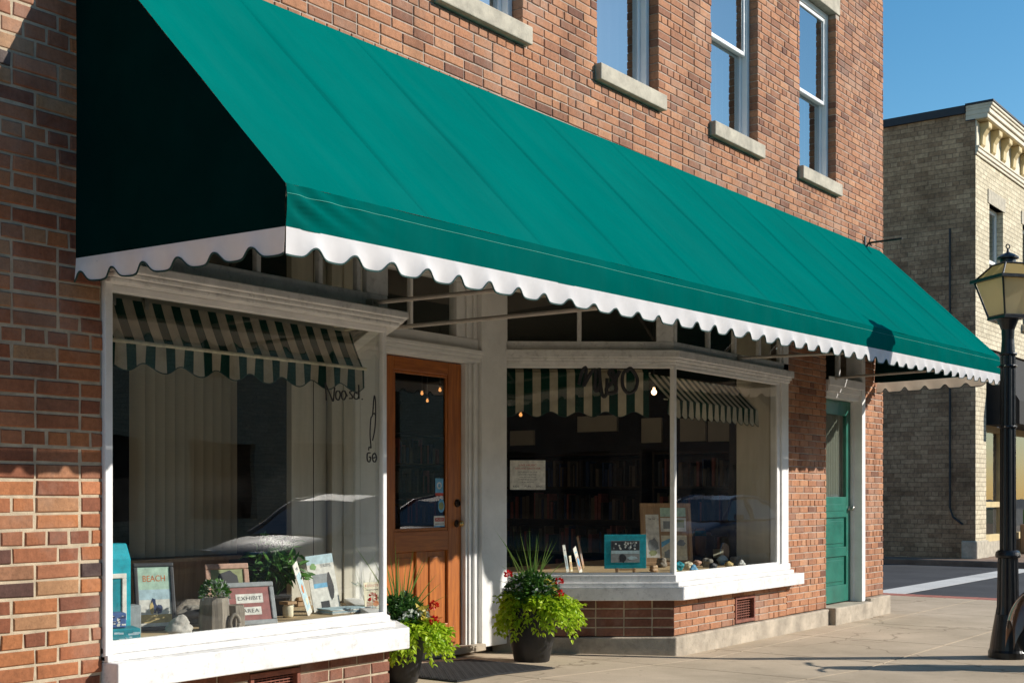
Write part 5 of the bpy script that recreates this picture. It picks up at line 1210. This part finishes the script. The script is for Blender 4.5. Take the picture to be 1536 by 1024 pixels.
sts = [(980, 857, .03, 'tan_wood', 'small brown stone just right of the turquoise picture'), (992, 850, .04, 'grey_log', 'brown rock under the collage board, left of the thin post'), (1018, 855, .04, 'teal', 'teal glass lump just right of the thin corner post'), (1032, 853, .035, 'cream', 'cream pebble below the lower right corner of the collage board'),
       (1046, 848, .03, 'rose', 'rosy pebble in front of the vase'), (1062, 850, .04, 'stone_grey', 'grey crystal rock below the plain pale card'), (1084, 846, .045, 'lightb', 'pale blue mineral block in the far display row'), (1104, 846, .042, 'stone_grey', 'striped grey stone in the far display row'), (1122, 845, .055, 'lightb', 'wide blue-grey slab at the right end of the stones'),
       (1070, 856, .035, 'charcoal', 'black pebble nearest the far front pane, under the grey crystal rock'), (1094, 853, .035, 'sand', 'amber pebble between the pale blue and striped stones'), (1040, 858, .03, 'skyblue', 'small bright blue stone close to the far front pane'), (1112, 850, .03, 'paper', 'white chip in front of the striped grey stone'), (1012, 862, .025, 'olive', 'olive pebble at the foot of the thin corner post')]
for k, (px, py, r, m, lab) in enumerate(sts):
    o = rock('display_stone', lab, px, py, ZQ, r*1.3, (1.1, .8, .85), 20+k, m); o['group'] = 'mineral samples in the right display'
# shelving inside the shop
def shelf(label, x, y, W, H, n, seed, rz=0):
    r = random.Random(seed); T = thing('bookshelf', label, 'bookshelf', (x, y, .02), rz)
    q = MB(); q.box(0, .03, 0, .3, 0, H); q.box(W-.03, W, 0, .3, 0, H); q.box(.03, W-.03, .28, .3, 0, H)
    for k in range(n+1): z = .05+(H-.08)*k/n; q.box(.03, W-.03, 0, .28, z, z+.025)
    q.build('carcass', 'dark_wood', T)
    b = MB()
    for k in range(n):
        z = .05+(H-.08)*k/n+.0255; X = .05
        while X < W-.1:
            wd = r.uniform(.015, .05); hh_ = (H-.08)/n*r.uniform(.5, .82)
            if r.random() < .8: b.box(X, X+wd*.95, .02+r.uniform(0, .04), .22, z, z+hh_, 4 if r.random() < .12 else r.randrange(4))
            X += wd
    tb = b.build('books', ['charcoal', 'dark_wood', 'dim_wall', 'navy', 'maroon'], T); tb['kind'] = 'stuff'
shelf('dark bookshelf in the dim room seen through the door glass', 11.4, 5.6, 1.9, 2.0, 5, 2)
shelf('dark bookshelf behind the gap beside the blinds', 8.1, 4.6, 1.6, 2.1, 5, 3)
shelf('dark bookshelf on the right inner wall seen through the slanting pane', 13.26, 4.9, 2.2, 1.72, 4, 4, -pi/2)
shelf('dark bookshelf on the right inner wall nearest the front pane', 13.26, 2.55, 1.5, 1.72, 4, 5, -pi/2)
# pendant bulbs
def bulb(label, P, r, cord, m):
    T = thing('pendant_bulb', label, 'light bulb', P, group='pendant bulbs inside the shop'); q = MB(); q.lathe([(.004, -r), (r*.7, -r*.7), (r, 0), (r*.75, r*.68), (r*.4, r*.95), (.010, r*1.05), (.010, r*1.6)], 14); q.build('globe', m, T, smooth=True)
    q = MB(); q.lathe([(.016, r*1.6), (.018, r*2.4), (.006, r*2.8)], 10); q.tube([(0, 0, r*2.6), (0, 0, cord)], .004, 5); q.build('cord', 'charcoal', T)
def inr(px, py, Y): return at(px, py, Y)
glass_mat('bulb_glass', (.95, .93, .88), 1.5)
for (lab, px, py, Y, r, m) in (('bright clear pendant bulb behind the thin corner post in the right display', 981, 588, .62, .026, 'bulb_glow'), ('pendant bulb low behind the slanting pane', 781, 622, 3.0, .02, 'small_glow'),
                          ('highest pendant bulb seen through the door glass', 660, 585, 3.2, .017, 'small_glow'), ('pendant bulb left of the highest one seen through the door glass', 633, 590, 3.6, .017, 'small_glow'), ('lowest small pendant bulb seen through the door glass', 641, 601, 4.4, .017, 'small_glow')):
    P = inr(px, py, Y); bulb(lab, P, r, 2.95-P.z, m)

for (px, py, Yl, wt) in ((981, 592, .62, 2.5), (781, 624, 3.0, 4.5), (641, 601, 4.0, 2)):      # the lit pendant bulbs
    ll = bpy.data.lights.new('pendant_light', 'POINT'); ll.energy = wt; ll.color = (1, .76, .5); ll.shadow_soft_size = .06
    lo_ = bpy.data.objects.new('pendant_light', ll); COL.objects.link(lo_); lo_.location = at(px, py, Yl)-Vector((0, 0, .05))
#==STREET==
# ------------------------------------------------------------------ motorcycle at the right edge
mat('bronze_paint', (.10, .045, .022), .22, .15, 6, coat=.8); mat('tyre', (.018, .018, .018), .85, .2, 30); mat('chrome', (.65, .65, .66), .12, .05, 5, metal=1.0); mat('seat_leather', (.02, .018, .016), .5, .2, 30, .3, 80)
MC = thing('motorcycle', 'dark bronze motorcycle cut off by the right picture edge beside the lamp post', 'motorcycle', (10.49, -2.69, -.12), radians(-60))
def wheel(x, nm):
    w = MB(); R = .30
    w.tube([(x+R*.86*cos(2*pi*k/32), 0, R+R*.86*sin(2*pi*k/32)) for k in range(33)], R*.15, 10); wo = w.build('wheel', 'tyre', MC, smooth=True)
    w = MB(); w.tube([(x+R*.68*cos(2*pi*k/32), 0, R+R*.68*sin(2*pi*k/32)) for k in range(33)], .014, 8)
    for k in range(9): a = 2*pi*k/9; w.tube([(x, 0, R), (x+R*.68*cos(a), 0, R+R*.68*sin(a))], .008, 5)
    w.tube([(x, -.06, R), (x, .06, R)], .035, 12); w.build('rim', 'iron_black', wo)
wheel(0, 0); wheel(1.45, 1)
q = MB(); q.grid(lambda u, v: ((.34*cos(pi*(.95-.75*u))), (v-.5)*.24, .30+.36*sin(pi*(.95-.75*u))-.20*(2*v-1)**6-.03*(2*v-1)**2), 24, 16); q.build('fender', 'bronze_paint', MC, smooth=True)
q = MB(); q.grid(lambda u, v: (1.45+(.35*cos(pi*(.85-.75*u))), (v-.5)*.2, .30+.35*sin(pi*(.85-.75*u))-.10*(2*v-1)**2), 20, 8); q.build('fender', 'bronze_paint', MC, smooth=True)
q = MB()
for s in (-.09, .09): q.tube([(0, s, .30), (.32, s, 1.02)], .022, 8)
q.tube([(.34, -.36, 1.10), (.30, -.18, 1.08), (.32, 0, 1.04), (.30, .18, 1.08), (.34, .36, 1.10)], .014, 8); q.build('fork', 'chrome', MC, smooth=True)
q = MB(); q.T = Matrix.Translation((.22, 0, .88)) @ Matrix.Rotation(-pi/2, 4, 'Y'); q.lathe([(.01, -.10), (.06, -.08), (.10, 0), (.105, .06), (.09, .075), (.01, .08)], 20); q.build('headlight', 'chrome', MC, smooth=True)
def ell(c, r, m, nm, sm=True):
    q = MB(); q.grid(lambda u, v: (c[0]+r[0]*cos(2*pi*u)*cos(pi*(v-.5)), c[1]+r[1]*sin(2*pi*u)*cos(pi*(v-.5)), c[2]+r[2]*sin(pi*(v-.5))), 24, 14); q.build(nm, m, MC, smooth=sm)
ell((.62, 0, .86), (.30, .15, .14), 'bronze_paint', 'tank'); ell((1.10, 0, .76), (.36, .15, .08), 'seat_leather', 'saddle'); ell((.72, 0, .46), (.24, .17, .20), 'chrome', 'engine')
q = MB(); q.tube([(.6, .16, .35), (.9, .18, .25), (1.7, .18, .27)], .045, 10); q.tube([(.35, 0, .95), (.9, 0, .75), (1.2, 0, .6), (1.45, .08, .3)], .03, 8); q.build('exhaust', 'chrome', MC, smooth=True)

# ------------------------------------------------------------------ parked cars across the street (seen as reflections)
for nm, c in (('car_silver', (.20, .22, .25)), ('car_blue', (.02, .045, .13)), ('car_red', (.10, .012, .012))): mat(nm, c, .45, .04, 3, coat=.5)
mat('car_glass', (.02, .025, .03), .05, .1, 3, spec=.8, coat=1.0)
def car(label, x, y, m, flip=0):
    T = thing('parked_car', label, 'car', (x, y, -.25), pi*flip, group='cars parked across the street')
    # stations along the length: (x, z_low, z_belt, half width)
    st_ = [(-2.2, .35, .62, .70), (-2.1, .26, .74, .80), (-1.5, .22, .86, .88), (-.8, .2, .94, .90), (0, .2, .95, .91), (.9, .2, .96, .90), (1.6, .22, .98, .88), (2.1, .28, .93, .82), (2.22, .36, .72, .74)]
    b = MB()
    vs = []; prof = [(-.9, 0), (-1, .35), (-1, .7), (-.93, .93), (-.8, 1), (0, 1.03), (.8, 1), (.93, .93), (1, .7), (1, .35), (.9, 0)]
    for (X, zl, zh, hw) in st_:
        for (py_, pz) in prof: vs.append((X, hw*py_, zl+(zh-zl)*pz))
    n = len(prof); fs = [(i*n+k, i*n+(k+1) % n, (i+1)*n+(k+1) % n, (i+1)*n+k) for i in range(len(st_)-1) for k in range(n)]; fs += [tuple(range(n-1, -1, -1)), tuple(range((len(st_)-1)*n, len(st_)*n))]
    b.add(vs, fs); b.build('body', m, T, smooth=True, bevel=.02, segs=2)
    # greenhouse
    rf_ = [(-1.15, .93, .76), (-.45, 1.38, .60), (.1, 1.46, .60), (.8, 1.42, .60), (1.65, .97, .74)]
    g_ = MB(); vs = []
    for (X, z, hw) in rf_: vs += [(X, -hw, z-.0), (X, hw, z-.0), ]
    top = MB(); N_ = len(rf_)
    for i in range(N_-1):
        a, c = rf_[i], rf_[i+1]; mm = 1 if i in (0, 3) else 0
        top.add([(a[0], -a[2], a[1]), (a[0], a[2], a[1]), (c[0], c[2], c[1]), (c[0], -c[2], c[1])], [(0, 3, 2, 1)], mm)
    for s in (-1, 1):
        side_ = [(-1.15, s*.80, .93), (-.45, s*.60, 1.375), (.1, s*.60, 1.455), (.8, s*.60, 1.415), (1.65, s*.78, .97)]
        top.add(side_, [(0, 1, 2, 3, 4)] if s > 0 else [(4, 3, 2, 1, 0)], 1)
        for (p_, q_) in ((side_[0], side_[1]), (side_[1], side_[2]), (side_[2], side_[3]), (side_[3], side_[4])): top.tube([p_, q_], .035, 6, 0)
        top.tube([(.25, s*.83, .95), (.22, s*.61, 1.44)], .03, 6, 0)
    top.build('cabin', [m, 'car_glass'], T)
    for X in (-1.35, 1.35):
        for s in (-1, 1):
            w = MB(); w.T = Matrix.Translation((X, s*.80, .32)) @ Matrix.Rotation(pi/2, 4, 'X'); w.lathe([(.01, -.1), (.27, -.11), (.32, -.08), (.32, .08), (.27, .11), (.01, .1)], 28); wo = w.build('wheel', 'tyre', T)
            w = MB(); w.T = Matrix.Translation((X, s*.80, .32)) @ Matrix.Rotation(pi/2, 4, 'X'); w.lathe([(.02, -.12), (.18, -.118), (.2, -.10), (.2, .10), (.18, .118), (.02, .12)], 20); w.build('rim', 'chrome', wo)
    for s in (-1, 1): h_ = MB(); h_.box(-2.2, -2.05, s*.5-.14, s*.5+.14, .62, .74); h_.build('headlight', 'chrome', T, bevel=.03, segs=2)
    mr = MB(); 
    for s in (-1, 1): mr.box(-.85, -.72, s*.93-.07, s*.93+.07, .95, 1.07)
    mr.build('mirror', m, T, bevel=.03, segs=2)
car('silver saloon mirrored in the left shop window', 13.3, -7.6, 'car_silver'); car('dark red saloon mirrored in the door glass', 18.6, -7.7, 'car_red')
car('dark blue saloon mirrored in the slanting pane', 5.4, -7.8, 'car_blue', 1); car('dark blue saloon mirrored in the far front pane', 24.6, -7.6, 'car_blue'); car('silver saloon standing farthest along, mirrored in far pane', 33, -7.6, 'car_silver')
# opposite side of the street
for i, (x0, x1, H_, m) in enumerate(((-30, 8, 7.6, 'plain_brick'), (8.2, 34, 6.8, 'buff_brick_front'), (34.2, 70, 8.0, 'plain_brick'))):
    OB = thing('street_building', ['low red brick row opposite, mirrored in the slanting pane', 'low buff brick row opposite, mirrored in the left window', 'taller red brick row opposite at the far end of the street'][i], 'building')
    hs = []; x = x0+1.5
    while x < x1-3: hs.append((x, x+2.2, .6, 2.6)); hs.append((x+.5, x+1.6, 4.2, 5.9)); x += 3.6
    wall_front(x0, x1, -.13, H_, hs, -20.3, .3, 0, m, OB, 'wall')
    q = MB(); q.box(x0, x1, -20.8, -20.7, -.1, H_-.3); q.box(x0, x1, -30, -20.8, H_-.3, H_-.1); q.build('back', 'dark_wall', OB)
    q = MB()
    for h_ in hs: q.box(h_[0], h_[1], -20.2, -20.19, h_[2], h_[3])
    po = q.build('glazing', 'dark_wall', OB); po['kind'] = 'stuff'

#==WORLD==
# ------------------------------------------------------------------ light, sky, camera
SUN = Vector((.80, -1.0, .625)).normalized()
el = math.asin(SUN.z); rot = atan2(SUN.x, SUN.y)
w = bpy.data.worlds.new('World'); SC.world = w; w.use_nodes = True; nt = w.node_tree; nt.nodes.clear()
sky = nt.nodes.new('ShaderNodeTexSky'); sky.sky_type = 'NISHITA'; sky.sun_disc = False; sky.sun_elevation = el; sky.sun_rotation = rot; sky.altitude = 300; sky.air_density = 1.0; sky.dust_density = .3; sky.ozone_density = 1.0
bg = nt.nodes.new('ShaderNodeBackground'); bg.inputs['Strength'].default_value = .125; ow = nt.nodes.new('ShaderNodeOutputWorld')
hs_ = nt.nodes.new('ShaderNodeHueSaturation'); hs_.inputs['Saturation'].default_value = 1.38; hs_.inputs['Hue'].default_value = .49
nt.links.new(sky.outputs[0], hs_.inputs['Color']); nt.links.new(hs_.outputs[0], bg.inputs[0]); nt.links.new(bg.outputs[0], ow.inputs[0])
ld = bpy.data.lights.new('sun', 'SUN'); ld.energy = 5.0; ld.angle = radians(.5); ld.color = (1, .94, .85)
lo = bpy.data.objects.new('sun', ld); COL.objects.link(lo); lo.rotation_mode = 'QUATERNION'; lo.rotation_quaternion = (-SUN).to_track_quat('-Z', 'Y'); lo.location = (5, -20, 15)
cd = bpy.data.cameras.new('camera'); cam = bpy.data.objects.new('camera', cd); COL.objects.link(cam); SC.camera = cam
cd.sensor_width = 36; cd.lens = FPX/1536*36; cd.shift_y = (HOR-512)/1536; cd.clip_end = 2000; cd.clip_start = .05
cam.location = (0, CAMY, CAMH); cam.rotation_euler = (pi/2, 0, AZ-pi/2)
SC.view_settings.view_transform = 'Standard'; SC.view_settings.look = 'None'; SC.view_settings.exposure = 0.28; SC.view_settings.gamma = 1
SC.cycles.max_bounces = 10; SC.cycles.transparent_max_bounces = 24; SC.cycles.diffuse_bounces = 4
SC.cycles.use_denoising = True
